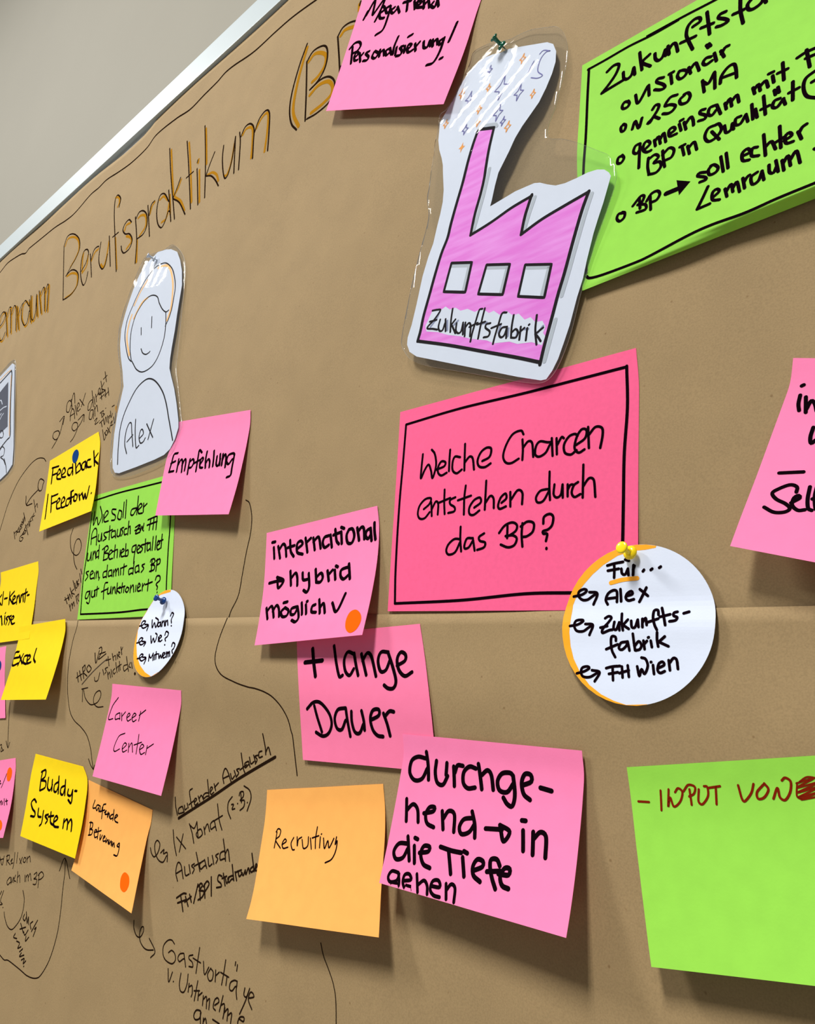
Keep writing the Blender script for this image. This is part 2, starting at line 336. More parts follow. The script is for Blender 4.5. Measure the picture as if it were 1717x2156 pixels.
'fig_factory': '''-4501,6180,22 -3849,6180,22 -3269,6180,22 -2748,6180,22 -2279,6180,22
-4489,5947,34 -3837,5945,35 -3258,5943,35 -2739,5941,35 -2273,5939,35
-4476,5719,46 -3826,5714,46 -3248,5710,47 -2731,5707,47 -2266,5703,47
-4464,5494,58 -3814,5488,58 -3237,5483,59 -2722,5478,59 -2260,5473,59
-4452,5276,69 -3803,5268,69 -3228,5261,70 -2715,5255,70 -2254,5250,70
-4442,5062,79 -3793,5053,79 -3219,5045,79 -2708,5039,80 -2249,5032,80
-4434,4854,86 -3786,4845,87 -3213,4837,87 -2702,4829,87 -2245,4823,87
-4430,4654,91 -3781,4644,91 -3209,4636,91 -2699,4628,91 -2243,4621,91
-4428,4460,92 -3779,4450,92 -3207,4441,92 -2698,4433,92 -2242,4426,92
-4427,4270,93 -3778,4259,93 -3205,4250,93 -2697,4242,93 -2242,4235,93
-4428,4083,92 -3777,4072,92 -3205,4064,92 -2696,4056,92 -2242,4049,92
-4428,3898,92 -3777,3888,92 -3204,3880,92 -2696,3872,92 -2242,3865,92
-4429,3717,91 -3777,3707,91 -3204,3699,91 -2696,3692,91 -2243,3685,91
-4431,3538,89 -3778,3529,89 -3204,3522,89 -2696,3515,89 -2244,3509,89
-4433,3363,87 -3779,3355,87 -3205,3348,87 -2697,3341,87 -2245,3336,87
-4436,3189,84 -3781,3182,84 -3206,3176,84 -2698,3171,84 -2246,3166,84
-4439,3018,81 -3783,3012,81 -3207,3007,81 -2700,3003,81 -2248,2999,81
-4443,2850,78 -3785,2845,78 -3209,2841,78 -2701,2837,78 -2250,2834,78
-4446,2683,75 -3787,2680,75 -3211,2677,75 -2703,2674,75 -2251,2672,74
-4450,2518,72 -3789,2516,71 -3212,2515,71 -2704,2513,71 -2253,2512,71
-4453,2355,68 -3791,2355,68 -3213,2355,68 -2705,2355,68 -2255,2355,68''',
'fig_alex': '''-10805,6441,11 -10063,6441,11 -9381,6441,11 -8752,6441,11 -8169,6441,11
-10779,6218,22 -10038,6217,22 -9358,6216,22 -8730,6215,22 -8149,6215,22
-10754,5998,32 -10014,5996,32 -9335,5994,32 -8708,5993,32 -8129,5991,32
-10727,5780,42 -9989,5777,42 -9311,5775,42 -8687,5773,42 -8109,5771,43
-10708,5568,50 -9971,5565,50 -9294,5563,50 -8671,5560,50 -8095,5558,50
-10699,5365,53 -9962,5361,53 -9286,5358,53 -8663,5355,53 -8089,5353,54
-10697,5166,54 -9959,5162,54 -9283,5159,54 -8661,5156,54 -8087,5153,54
-10697,4971,54 -9959,4967,54 -9283,4963,54 -8661,4960,54 -8087,4956,54
-10699,4778,53 -9961,4773,53 -9285,4770,53 -8663,4766,53 -8089,4763,53
-10702,4587,52 -9963,4582,52 -9287,4578,52 -8665,4575,52 -8091,4572,52
-10707,4398,50 -9967,4393,50 -9290,4390,50 -8668,4386,50 -8095,4383,50
-10712,4211,48 -9972,4207,48 -9294,4203,48 -8672,4199,48 -8099,4196,48
-10719,4025,46 -9977,4021,46 -9300,4018,46 -8677,4015,46 -8104,4011,45
-10725,3842,43 -9983,3838,43 -9305,3835,43 -8682,3831,43 -8109,3828,43
-10731,3659,41 -9988,3656,41 -9309,3652,41 -8687,3650,41 -8113,3647,40
-10736,3477,39 -9993,3474,39 -9313,3472,39 -8690,3469,39 -8117,3467,38
-10741,3297,37 -9996,3294,37 -9317,3292,37 -8693,3290,37 -8120,3288,37
-10744,3118,35 -9999,3116,35 -9319,3114,35 -8696,3112,35 -8123,3111,35
-10748,2940,34 -10002,2938,34 -9322,2937,34 -8699,2936,34 -8126,2935,34
-10751,2763,33 -10005,2762,33 -9324,2762,33 -8701,2761,33 -8128,2761,33
-10755,2588,31 -10008,2588,31 -9327,2588,31 -8704,2588,31 -8131,2588,31''',
'fig_phone': '''-19288,6063,25 -17706,6063,25 -16306,6063,25 -15057,6063,25 -13937,6063,25
-19282,5685,26 -17699,5684,26 -16299,5683,26 -15051,5682,26 -13933,5681,26
-19276,5311,27 -17692,5310,27 -16292,5308,27 -15045,5306,27 -13928,5305,27
-19271,4942,29 -17685,4940,29 -16285,4938,29 -15039,4936,29 -13924,4934,29
-19265,4577,30 -17678,4575,30 -16278,4573,30 -15034,4571,30 -13920,4569,30
-19259,4216,31 -17672,4214,31 -16272,4212,31 -15028,4210,31 -13916,4209,31
-19254,3860,32 -17665,3858,32 -16265,3856,32 -15023,3855,32 -13912,3853,32
-19248,3507,34 -17658,3506,34 -16259,3505,34 -15017,3504,34 -13908,3503,34
-19243,3158,35 -17652,3158,35 -16252,3158,35 -15012,3158,35 -13904,3158,35''',
'fuer': '''-2664,1174,29 -2372,1176,24 -2102,1177,20 -1850,1177,18 -1615,1178,18
-2663,1036,29 -2372,1037,24 -2101,1038,21 -1849,1038,19 -1615,1038,18
-2662,900,31 -2371,900,26 -2100,901,22 -1849,901,20 -1614,900,20
-2661,765,33 -2369,766,28 -2099,766,24 -1847,765,22 -1613,765,23
-2647,630,55 -2355,629,52 -2085,629,51 -1835,629,50 -1602,628,51
-2644,499,61 -2352,499,58 -2083,499,56 -1833,498,56 -1600,497,57
-2637,370,71 -2346,370,68 -2077,370,66 -1828,369,66 -1596,369,68
-2630,244,83 -2340,244,79 -2071,244,78 -1822,243,78 -1591,243,81
-2625,120,90 -2336,120,87 -2067,120,86 -1819,120,87 -1588,120,90''',
'wann': '''-8406,1103,15 -8118,1102,19 -7843,1101,22 -7579,1100,26 -7327,1100,28
-8400,967,18 -8113,966,21 -7838,965,25 -7575,964,28 -7324,964,30
-8392,831,22 -8106,831,25 -7832,830,28 -7570,829,31 -7320,829,32
-8343,694,47 -8062,694,48 -7793,693,49 -7535,693,50 -7288,693,51
-8325,561,56 -8044,561,58 -7775,561,59 -7517,560,60 -7271,560,61
-8297,430,71 -8016,429,72 -7748,429,74 -7492,429,75 -7247,429,75
-8260,299,89 -7981,299,91 -7714,299,92 -7460,299,92 -7217,299,92
-8227,172,106 -7950,171,107 -7685,171,108 -7433,171,108 -7193,171,106
-8209,46,115 -7933,46,116 -7671,46,116 -7421,46,114 -7183,46,112''',
}
# pen strokes: (sheet, part name, ink, width in mm, straight, "x,z x,z;..." in tenths of a millimetre)
PEN = [
('fig_factory','window_outline','ink',2.72,1,'-3852,3771 -3623,3691 -3670,3425 -3914,3514 -3852,3771'),
('fig_factory','window_outline','ink',2.59,1,'-3460,3607 -3222,3524 -3275,3269 -3527,3360 -3460,3607'),
('fig_factory','window_outline','ink',2.45,1,'-3070,3462 -2827,3376 -2879,3110 -3122,3202 -3070,3462'),
('fig_factory','grey_shading','grey_brush',3.32,0,'-3509,4574 -3525,4472 -3551,4328 -3598,4134 -3630,4012;-3015,4059 -3044,3972 -3072,3885 -3096,3801;-2498,3854 -2548,3700 -2610,3481 -2673,3254 -2727,3074;-2771,2892 -2824,2694 -2855,2578;-3836,3736 -3640,3669;-3652,3656 -3692,3455;-3445,3574 -3256,3509;-3247,3495 -3294,3297;-3051,3428 -2853,3360;-2850,3349 -2901,3143'),
('fig_factory','grey_shading','grey_brush',3.32,0,'-3662,5109 -3496,5038 -3473,5005'),
('fig_factory','black_outline','ink',3.25,0,'-3686,5086 -3505,5004;-3686,5086 -3725,4962 -3765,4788 -3804,4578 -3852,4389 -3900,4189 -3927,4054 -3982,3919 -4033,3738 -4082,3542 -4131,3348 -4152,3216 -4177,3120'),
('fig_factory','black_outline','ink',2.92,0,'-4177,3120 -3811,2977 -3451,2823 -3098,2672 -2891,2578;-2893,2561 -2856,2723 -2803,2921 -2758,3095 -2704,3275 -2642,3514 -2579,3735 -2524,3887;-2524,3882 -2727,3853 -2940,3817 -3127,3759;-3127,3759 -3102,3909 -3074,4008 -3046,4095;-3045,4084 -3241,4059 -3443,4009 -3661,3972;-3661,3972 -3633,4161 -3585,4356 -3560,4501 -3551,4621 -3535,4796 -3505,5004'),
('fig_factory','grey_lettering_shadow','blue_grey',2.10,0,'-3943,3329 -3972,3275 -4034,3215;-3846,3214 -3838,3122;-3726,3177 -3769,3151;-3657,3117 -3649,3044;-3420,3067 -3469,3071;-3276,3007 -3294,2940;-3198,2947 -3202,2882;-3111,2896 -3119,2848;-3056,2900 -3012,2886;-2878,2871 -2924,2830'),
('fig_factory','lettering','ink',1.96,0,'-4029,3368 -3966,3357 -3935,3341 -3999,3272 -4075,3216 -4004,3185 -3954,3163;-4050,3268 -3971,3261;-3929,3251 -3943,3187 -3925,3143 -3892,3141 -3871,3199;-3868,3237 -3857,3119;-3796,3312 -3805,3201 -3803,3095;-3756,3199 -3796,3163;-3796,3163 -3769,3113 -3745,3067;-3740,3159 -3742,3094 -3716,3059 -3685,3066 -3669,3137;-3669,3143 -3663,3032;-3644,3135 -3642,3010;-3645,3086 -3607,3119 -3585,3090 -3585,2993;-3473,3206 -3503,3207 -3533,3117 -3562,3019 -3577,2943;-3598,3081 -3513,3092;-3448,3203 -3478,3068 -3498,2947;-3518,3078 -3436,3079;-3381,3049 -3422,3051 -3427,3021 -3383,2976 -3394,2938 -3441,2941;-3226,3095 -3270,3099 -3299,3014 -3328,2918 -3343,2856;-3368,3001 -3273,3008;-3214,2965 -3216,2966 -3262,2971 -3288,2927 -3268,2891 -3235,2902 -3213,2965 -3214,2965;-3214,2967 -3216,2870;-3155,3050 -3168,2953 -3170,2862;-3167,2902 -3129,2921 -3105,2884 -3125,2849 -3170,2860;-3082,2927 -3090,2819;-3088,2884 -3048,2907;-3021,2897 -3029,2797;-3007,2920 -3003,2923;-2939,2982 -2946,2857 -2930,2734;-2877,2858 -2945,2825;-2945,2825 -2917,2789 -2894,2751'),
('fig_factory','drawn_star','orange_pen',1.07,1,'-3945,5713 -3947,5672 -3921,5657 -3948,5642 -3968,5606 -3966,5647 -3991,5663 -3965,5678 -3945,5713'),
('fig_factory','drawn_star','orange_pen',1.07,1,'-4105,5439 -4104,5400 -4081,5387 -4106,5374 -4123,5342 -4125,5380 -4147,5393 -4123,5406 -4105,5439'),
('fig_factory','drawn_star','orange_pen',1.04,1,'-3616,5569 -3617,5535 -3597,5522 -3618,5509 -3635,5481 -3633,5514 -3654,5527 -3632,5540 -3616,5569'),
('fig_factory','drawn_star','orange_pen',1.03,1,'-3698,5379 -3700,5341 -3676,5327 -3702,5312 -3720,5278 -3718,5316 -3742,5330 -3717,5345 -3698,5379'),
('fig_factory','drawn_star','orange_pen',1.02,1,'-3694,5222 -3694,5185 -3674,5174 -3696,5161 -3713,5130 -3713,5167 -3734,5178 -3711,5191 -3694,5222'),
('fig_factory','drawn_star','orange_pen',0.97,1,'-3339,4985 -3340,4942 -3316,4928 -3343,4912 -3363,4876 -3362,4919 -3386,4932 -3359,4949 -3339,4985'),
('fig_factory','drawn_star','blue_pen',1.05,1,'-3830,5613 -3832,5554 -3796,5531 -3835,5509 -3863,5459 -3861,5518 -3898,5540 -3859,5563 -3830,5613'),
('fig_factory','drawn_star','blue_pen',1.01,1,'-3442,5553 -3444,5455 -3389,5420 -3449,5384 -3494,5301 -3492,5398 -3549,5433 -3487,5470 -3442,5553'),
('fig_factory','drawn_star','blue_pen',1.00,1,'-3457,5235 -3460,5170 -3422,5148 -3464,5123 -3495,5067 -3492,5131 -3531,5154 -3488,5179 -3457,5235'),
('fig_factory','drawn_star','blue_pen',1.03,1,'-3839,5234 -3840,5191 -3813,5176 -3841,5159 -3863,5123 -3862,5165 -3889,5181 -3860,5197 -3839,5234'),
('fig_factory','drawn_star','blue_pen',0.99,1,'-3399,5069 -3402,5033 -3380,5021 -3404,5006 -3422,4974 -3420,5010 -3441,5022 -3417,5037 -3399,5069'),
('fig_factory','drawn_star','blue_pen',1.05,1,'-3628,5792 -3629,5753 -3607,5739 -3631,5725 -3649,5693 -3648,5732 -3670,5746 -3646,5760 -3628,5792'),
('fig_factory','drawn_star','blue_pen',0.99,1,'-3247,5329 -3250,5266 -3214,5244 -3254,5221 -3283,5167 -3281,5230 -3317,5252 -3276,5274 -3247,5329'),
('fig_factory','drawn_star','orange_pen',0.97,1,'-3101,5185 -3102,5150 -3083,5138 -3105,5125 -3121,5095 -3120,5130 -3139,5142 -3117,5155 -3101,5185'),
('fig_factory','drawn_star','orange_pen',1.02,1,'-3251,5679 -3252,5637 -3229,5622 -3256,5608 -3273,5574 -3273,5616 -3296,5631 -3269,5645 -3251,5679'),
('fig_factory','drawn_moon','blue_pen',1.00,0,'-2973,5521 -3015,5534 -3060,5498 -3083,5421 -3077,5358 -3029,5288 -3077,5289 -3147,5338;-2973,5521 -3043,5573 -3080,5558;-3134,5514 -3165,5461 -3185,5408'),
('fig_alex','hair_colour','hair_orange',3.77,0,'-10085,4609 -10285,4936 -10320,5184 -10287,5334;-10280,5493 -10179,5684 -10032,5839;-9767,5957 -9501,5895 -9304,5730 -9135,5435 -9057,5071 -9102,4874;-10196,5245 -10040,5444 -9860,5483'),
('fig_alex','figure_drawing','ink',1.90,0,'-9984,4483 -10101,4575 -10258,4792 -10379,5023 -10415,5233 -10383,5385 -10323,5508 -10277,5615 -10160,5802 -10035,5923 -9857,6001 -9642,5987 -9476,5916 -9272,5748 -9129,5548 -9047,5366 -9028,5173 -9025,5024 -9059,4888 -9121,4789;-9977,4485 -10098,4708 -10178,4964 -10185,5123 -10152,5271 -10081,5368 -9971,5451 -9844,5488 -9697,5467 -9546,5386 -9448,5257 -9316,5119 -9187,5030 -9108,5032;-9184,5020 -9121,4834 -9088,4643 -9110,4469 -9185,4311 -9317,4220 -9546,4207 -9749,4295 -9902,4428 -9957,4480;-9595,5085 -9535,4890;-9873,4993 -9824,4863;-9738,4617 -9661,4531 -9558,4480 -9473,4479 -9438,4493'),
('fig_alex','figure_drawing','ink',2.24,0,'-8342,2970 -8547,3307 -8681,3533 -8839,3737 -9057,3926 -9252,4030 -9424,4051 -9634,3975 -9781,3811 -9884,3617 -9909,3407 -9853,3131 -9771,2878'),
('fig_alex','lettering','ink',2.12,0,'-9560,2999 -9672,3156 -9708,3338 -9665,3453 -9595,3448 -9524,3303 -9412,3076;-9619,3178 -9479,3256;-9483,3483 -9423,3284 -9310,3041 -9241,3059;-9258,3167 -9177,3212 -9219,3282 -9270,3280 -9282,3189 -9214,3092 -9135,3094 -9097,3141;-9129,3346 -8889,3111;-8957,3379 -9012,3105'),
('fig_phone','black_outline','ink',3.64,0,'-17272,5405 -16374,5553 -16008,5611 -15671,5699 -15472,5757;-15472,5757 -15381,5651 -15129,5159 -14806,4596 -14562,4189 -14680,4140 -14867,4055 -15144,3912'),
('fig_phone','yellow_outline','hair_orange',2.38,0,'-16297,5641 -16059,5690 -15711,5761 -15531,5780;-15407,5632 -15158,5165 -14854,4606 -14618,4212'),
('fig_phone','white_marks','paper_white',2.59,0,'-15773,5153 -15640,5149 -15507,5042;-15579,4906 -15376,4938 -15212,4927;-15520,4768 -15414,4821;-15429,4649 -15354,4758 -15282,4793'),
('fig_phone','button_ring','ink',2.30,0,'-14965,4301 -15075,4395 -15208,4408 -15203,4334 -15087,4251 -14964,4253 -14974,4315'),
('fig_phone','figure_drawing','ink',2.19,0,'-14935,3972 -14850,4029 -14693,3954 -14662,3831 -14805,3820;-14797,3807 -14595,3727 -14429,3608;-14578,3748 -14380,3578 -14252,3422'),
('fuer','handwriting','ink',1.86,0,'-2325,1016 -2275,1027 -2217,1034;-2278,1024 -2275,983 -2275,935;-2320,982 -2245,991;-2227,990 -2222,960 -2201,952 -2184,985;-2183,988 -2178,947;-2203,1048 -2178,1038;-2146,1009 -2148,946;-2148,979 -2139,1004;-2083,966 -2076,975;-2032,972 -2023,979;-1978,983 -1969,989'),
('fuer','orange_underline','orange_marker',2.80,0,'-2296,902 -2214,919 -2120,924'),
('fuer','handwriting','ink',1.85,0,'-2558,821 -2497,833 -2464,857 -2484,868 -2518,855 -2524,827 -2496,799 -2458,798 -2421,821 -2392,838;-2445,847 -2389,837 -2412,766;-2313,764 -2328,795 -2312,835 -2276,854 -2254,845 -2251,779;-2318,801 -2253,807;-2230,859 -2223,782;-2190,814 -2150,826 -2156,844 -2183,831 -2193,804 -2175,786 -2139,793;-2101,854 -2049,812;-2059,863 -2102,776'),
('fuer','handwriting','ink',1.79,0,'-2563,625 -2506,635 -2469,658 -2485,665 -2522,659 -2532,628 -2511,594 -2465,591 -2429,614 -2401,631;-2453,638 -2399,631 -2419,568;-2319,674 -2297,687 -2276,677 -2296,644 -2327,608 -2329,581 -2283,598 -2262,601;-2345,614 -2299,624;-2253,650 -2255,611 -2237,601 -2221,643;-2221,647 -2215,598;-2209,702 -2204,650 -2192,598;-2165,664 -2193,630;-2193,630 -2154,606;-2142,656 -2134,617 -2113,617 -2101,662;-2100,663 -2091,618;-2071,668 -2066,617;-2067,646 -2051,673 -2040,630;-1972,692 -1979,721 -2002,718 -2004,674 -1990,629 -1975,601;-2034,647 -1971,668;-1955,734 -1936,673 -1925,629;-1962,679 -1900,694;-1858,709 -1878,703 -1878,685 -1856,675 -1865,657 -1900,651;-1819,699 -1788,708'),
('fuer','handwriting','ink',1.75,0,'-2236,533 -2239,556 -2264,559 -2269,526 -2259,474 -2235,433;-2298,480 -2250,500 -2223,511;-2158,529 -2168,527 -2202,520 -2214,488 -2193,479 -2167,502 -2158,527 -2157,527;-2158,529 -2144,475;-2126,576 -2117,521 -2108,477;-2112,502 -2087,531 -2069,509 -2078,484 -2104,476;-2057,535 -2048,485;-2051,516 -2035,534;-2011,535 -2003,498;-2028,554 -2024,556;-1973,585 -1972,542 -1964,502;-1925,561 -1961,529;-1961,529 -1902,504'),
('fuer','handwriting','ink',1.73,0,'-2489,324 -2438,339 -2404,360 -2419,370 -2452,362 -2460,335 -2443,307 -2399,305 -2364,323 -2341,338;-2385,348 -2332,337 -2361,281;-2290,364 -2249,375 -2200,380;-2248,372 -2239,293;-2269,330 -2211,342;-2187,377 -2178,312;-2150,385 -2138,318;-2201,337 -2141,356;-2089,381 -2072,325 -2061,366 -2040,339 -2023,386 -2039,426 -2065,434;-1991,392 -1982,341;-2005,409 -2003,410;-1958,376 -1923,395 -1934,413 -1956,400 -1961,363 -1944,348 -1918,359;-1897,423 -1887,366;-1893,405 -1869,436 -1850,427 -1840,375'),
('wann','handwriting','ink',1.87,0,'-8271,646 -8205,656 -8155,697 -8214,705 -8237,663 -8173,621 -8069,651;-8153,665 -8065,655 -8075,593;-8012,716 -7964,627 -7941,682 -7885,631 -7868,708 -7951,742;-7802,687 -7818,688 -7857,674 -7841,640 -7805,647 -7805,687 -7802,687;-7802,687 -7777,639;-7777,701 -7754,640;-7766,671 -7739,703 -7696,644;-7706,707 -7680,649;-7691,677 -7669,710 -7630,653;-7633,758 -7622,795 -7576,777 -7585,734 -7588,712 -7566,679;-7556,647 -7550,645'),
('wann','handwriting','ink',1.86,0,'-8230,448 -8154,463 -8113,500 -8168,508 -8192,469 -8119,429 -8034,457;-8117,470 -8025,460 -8042,416;-7947,532 -7890,452 -7878,506 -7822,463 -7811,540 -7856,564;-7769,520 -7744,471;-7742,500 -7705,527 -7743,540 -7751,506 -7713,471 -7673,487;-7641,543 -7635,583 -7576,567 -7581,527 -7617,507 -7593,479;-7588,437 -7581,434'),
('wann','handwriting','ink',1.82,0,'-8104,270 -8037,281 -7991,315 -8038,324 -8063,287 -7989,249 -7912,277;-7989,291 -7905,284 -7910,218;-7856,325 -7830,253;-7851,312 -7798,287 -7778,340;-7778,340 -7738,262;-7740,321 -7713,269;-7721,357 -7684,276;-7740,321 -7679,335;-7658,336 -7617,285 -7613,324 -7571,292 -7574,344;-7552,316 -7523,339 -7558,351 -7562,325 -7531,293 -7497,304;-7507,358 -7473,301;-7488,330 -7477,359 -7442,308;-7456,336 -7449,366 -7411,314;-7431,422 -7428,461 -7377,445 -7376,400 -7400,380 -7374,348;-7354,318 -7348,316'),
('mega','handwriting','ink',3.96,0,'-5673,7772 -5626,7863;-5639,7809 -5525,7961 -5526,7753;-5515,7737 -5355,7871 -5390,7731 -5459,7599;-5400,7680 -5322,7684 -5357,7753 -5397,7718 -5385,7602 -5310,7546;-5242,7681 -5303,7679 -5273,7595 -5217,7609;-5226,7660 -5247,7506 -5292,7359 -5401,7353;-5155,7597 -5207,7584 -5168,7518 -5109,7541;-5105,7568 -5057,7449;-4949,7574 -4938,7389;-5015,7566 -4890,7504;-4835,7459 -4807,7323;-4818,7388 -4777,7416;-4776,7340 -4715,7349 -4769,7404 -4779,7328 -4682,7258;-4682,7359 -4664,7227;-4663,7274 -4611,7293 -4577,7177;-4526,7213 -4557,7186 -4497,7118 -4470,7201;-4471,7219 -4438,7091'),
('mega','handwriting','ink',3.81,0,'-5779,7412 -5765,7293 -5747,7147;-5828,7421 -5754,7460 -5670,7423 -5634,7345 -5680,7294 -5759,7305;-5708,7203 -5643,7230 -5676,7273 -5711,7241 -5692,7157 -5641,7133;-5622,7220 -5581,7068;-5606,7149 -5557,7182;-5455,7144 -5512,7149 -5446,7053 -5468,7018 -5532,7051;-5367,7076 -5384,7013 -5326,6957 -5287,7002 -5353,7081;-5268,7042 -5258,6937;-5258,6979 -5209,7003 -5176,6901;-5098,6951 -5107,6955 -5163,6955 -5137,6875 -5094,6883 -5067,6870;-5100,6956 -5054,6835;-4997,7055 -5032,6936 -5028,6817;-4988,6893 -4985,6780;-4882,6838 -4931,6850 -4886,6769 -4904,6724 -4964,6749;-4853,6818 -4844,6719;-4829,6935 -4768,6927;-4803,6726 -4748,6760 -4794,6803 -4808,6750 -4776,6675 -4713,6668;-4695,6744 -4666,6624;-4678,6681 -4627,6722;-4565,6684 -4545,6587 -4492,6559 -4473,6637;-4473,6637 -4448,6542;-4433,6618 -4413,6513;-4418,6563 -4372,6584 -4346,6497;-4290,6530 -4329,6522 -4311,6465 -4270,6489;-4267,6531 -4292,6366 -4353,6252 -4445,6276;-4124,6641 -4158,6533 -4191,6427;-4268,6245 -4238,6240'),
('bigcard','border_line','ink',2.26,0,'-4305,2393 -3696,2408 -3060,2391 -2579,2389 -2223,2391;-2223,2397 -2214,2102 -2233,1765 -2234,1434 -2234,1172 -2237,844;-4305,2393 -4291,2028 -4275,1609 -4231,1122 -4186,815;-4186,815 -3520,823 -2959,855 -2584,851 -2237,844'),
('bigcard','handwriting','ink',2.08,0,'-4064,2076 -4064,1962 -4059,1862 -4026,1928 -3987,1971 -3953,1916 -3927,1845 -3901,1950 -3926,2052 -3967,2099;-3891,1913 -3811,1928 -3801,1961 -3846,1975 -3876,1932 -3870,1882 -3832,1853 -3777,1868;-3761,2062 -3759,1968 -3754,1878;-3648,1979 -3703,1992 -3723,1948 -3715,1879 -3670,1847 -3620,1870;-3607,2084 -3600,1968 -3593,1859;-3596,1924 -3551,1966 -3517,1947 -3495,1851;-3418,1908 -3350,1932 -3340,1996 -3388,2011 -3440,1981 -3466,1919 -3446,1869 -3390,1854 -3335,1875'),
('bigcard','handwriting','ink',1.96,0,'-3044,2057 -3070,2091 -3143,2076 -3197,2002 -3220,1917 -3194,1861 -3142,1846 -3075,1870;-3051,2017 -3042,1937 -3042,1855;-3044,1947 -3000,1992 -2964,1976 -2947,1864;-2793,1950 -2833,1956 -2895,1973 -2927,1942 -2931,1880 -2896,1856 -2842,1878 -2809,1933 -2791,1931;-2796,1980 -2783,1844;-2756,1972 -2748,1850;-2747,1922 -2714,1974 -2696,1961;-2586,1960 -2608,1977 -2655,1966 -2692,1912 -2683,1851 -2637,1829 -2606,1844 -2591,1854;-2595,1893 -2527,1931 -2517,1988 -2554,2001 -2591,1954 -2607,1874 -2574,1833 -2529,1849;-2505,2009 -2495,1854;-2497,1951 -2449,1998 -2400,1983 -2393,1930 -2409,1840'),
('bigcard','handwriting','ink',1.99,0,'-3989,1587 -3933,1624 -3921,1670 -3983,1671 -4039,1623 -4051,1556 -4023,1511 -3969,1508 -3920,1554;-3913,1635 -3893,1518;-3900,1576 -3865,1636 -3836,1612 -3830,1524;-3782,1726 -3773,1617 -3757,1520;-3829,1622 -3714,1647;-3661,1646 -3712,1630 -3708,1596 -3660,1564 -3660,1531 -3720,1524;-3565,1729 -3569,1632 -3559,1494;-3632,1617 -3503,1639;-3462,1538 -3403,1572 -3415,1612 -3468,1599 -3509,1546 -3504,1494 -3464,1480 -3410,1509;-3365,1740 -3362,1618 -3359,1510;-3357,1564 -3316,1612 -3284,1589 -3275,1513;-3207,1546 -3166,1575 -3176,1613 -3217,1587 -3237,1527 -3218,1500 -3165,1513;-3133,1620 -3125,1508;-3122,1560 -3069,1624 -3026,1600 -3023,1514'),
('bigcard','handwriting','ink',1.86,0,'-2797,1598 -2826,1600 -2875,1593 -2906,1549 -2891,1511 -2844,1517 -2802,1583 -2796,1583;-2802,1728 -2799,1618 -2789,1517;-2758,1627 -2761,1554 -2734,1528 -2703,1547 -2693,1616;-2692,1618 -2687,1522;-2652,1613 -2649,1526;-2650,1573 -2632,1605 -2611,1607;-2571,1619 -2604,1598 -2618,1548 -2595,1515 -2550,1530;-2534,1739 -2533,1617 -2532,1503;-2532,1581 -2489,1634 -2452,1618 -2437,1497'),
('bigcard','handwriting','ink',2.00,0,'-3572,1298 -3630,1304 -3685,1268 -3703,1218 -3674,1184 -3612,1199 -3574,1272 -3567,1272;-3580,1397 -3572,1297 -3553,1201;-3451,1296 -3457,1296 -3506,1298 -3525,1255 -3521,1221 -3483,1227 -3450,1274 -3445,1274;-3451,1297 -3424,1198;-3347,1324 -3392,1300 -3381,1269 -3332,1252 -3339,1216 -3400,1201;-3210,1315 -3164,1366 -3102,1384 -3058,1362 -3062,1320 -3115,1289 -3150,1286;-3139,1363 -3135,1270;-3150,1286 -3087,1286 -3051,1260 -3068,1213 -3122,1200 -3188,1225;-3010,1369 -3011,1286 -2998,1196;-3023,1346 -2970,1377 -2915,1360 -2918,1301 -2963,1270 -3003,1267;-2835,1350 -2831,1398 -2787,1415 -2757,1391 -2763,1333 -2794,1304 -2835,1294 -2828,1275 -2799,1272 -2806,1222;-2799,1171 -2799,1165'),
('intl','handwriting','ink',3.25,0,'-5941,1415 -5900,1301;-5979,1469 -5932,1472;-5873,1422 -5809,1298;-5849,1382 -5803,1438 -5759,1413 -5715,1309;-5700,1468 -5662,1359 -5600,1301;-5718,1396 -5619,1410;-5567,1373 -5499,1414 -5534,1449 -5581,1423 -5557,1339 -5470,1313;-5470,1472 -5404,1328;-5449,1422 -5390,1463;-5355,1463 -5302,1343;-5342,1425 -5280,1465 -5220,1352;-5135,1466 -5193,1454 -5205,1404 -5166,1355 -5113,1374;-5114,1470 -5064,1350;-5059,1518 -5017,1411 -4975,1373;-5072,1465 -4972,1485;-4972,1487 -4935,1373;-4981,1530 -4939,1515;-4872,1498 -4890,1444 -4856,1374 -4800,1370 -4786,1434 -4825,1499 -4872,1498;-4764,1504 -4711,1384;-4747,1461 -4711,1504 -4677,1490 -4645,1391;-4590,1483 -4633,1464 -4638,1421 -4599,1388 -4572,1425;-4590,1483 -4549,1367;-4551,1528 -4534,1454 -4503,1374'),
('intl','handwriting','ink',3.28,0,'-5898,1053 -5770,1068 -5676,1066;-5793,1107 -5677,1068 -5735,999 -5787,1107;-5602,1157 -5544,1016;-5568,1081 -5517,1133 -5475,1090 -5446,1011;-5409,1129 -5377,1062 -5315,1061;-5315,1118 -5262,989 -5278,940 -5333,959;-5227,1152 -5174,1027;-5191,1073 -5137,1111 -5097,1070 -5115,1027 -5174,1027;-5052,1128 -5000,1032;-5028,1086 -4983,1130;-4953,1128 -4914,1041;-4950,1166 -4921,1155;-4765,1141 -4796,1142 -4863,1122 -4852,1067 -4801,1037 -4748,1072 -4735,1072;-4778,1173 -4719,1036'),
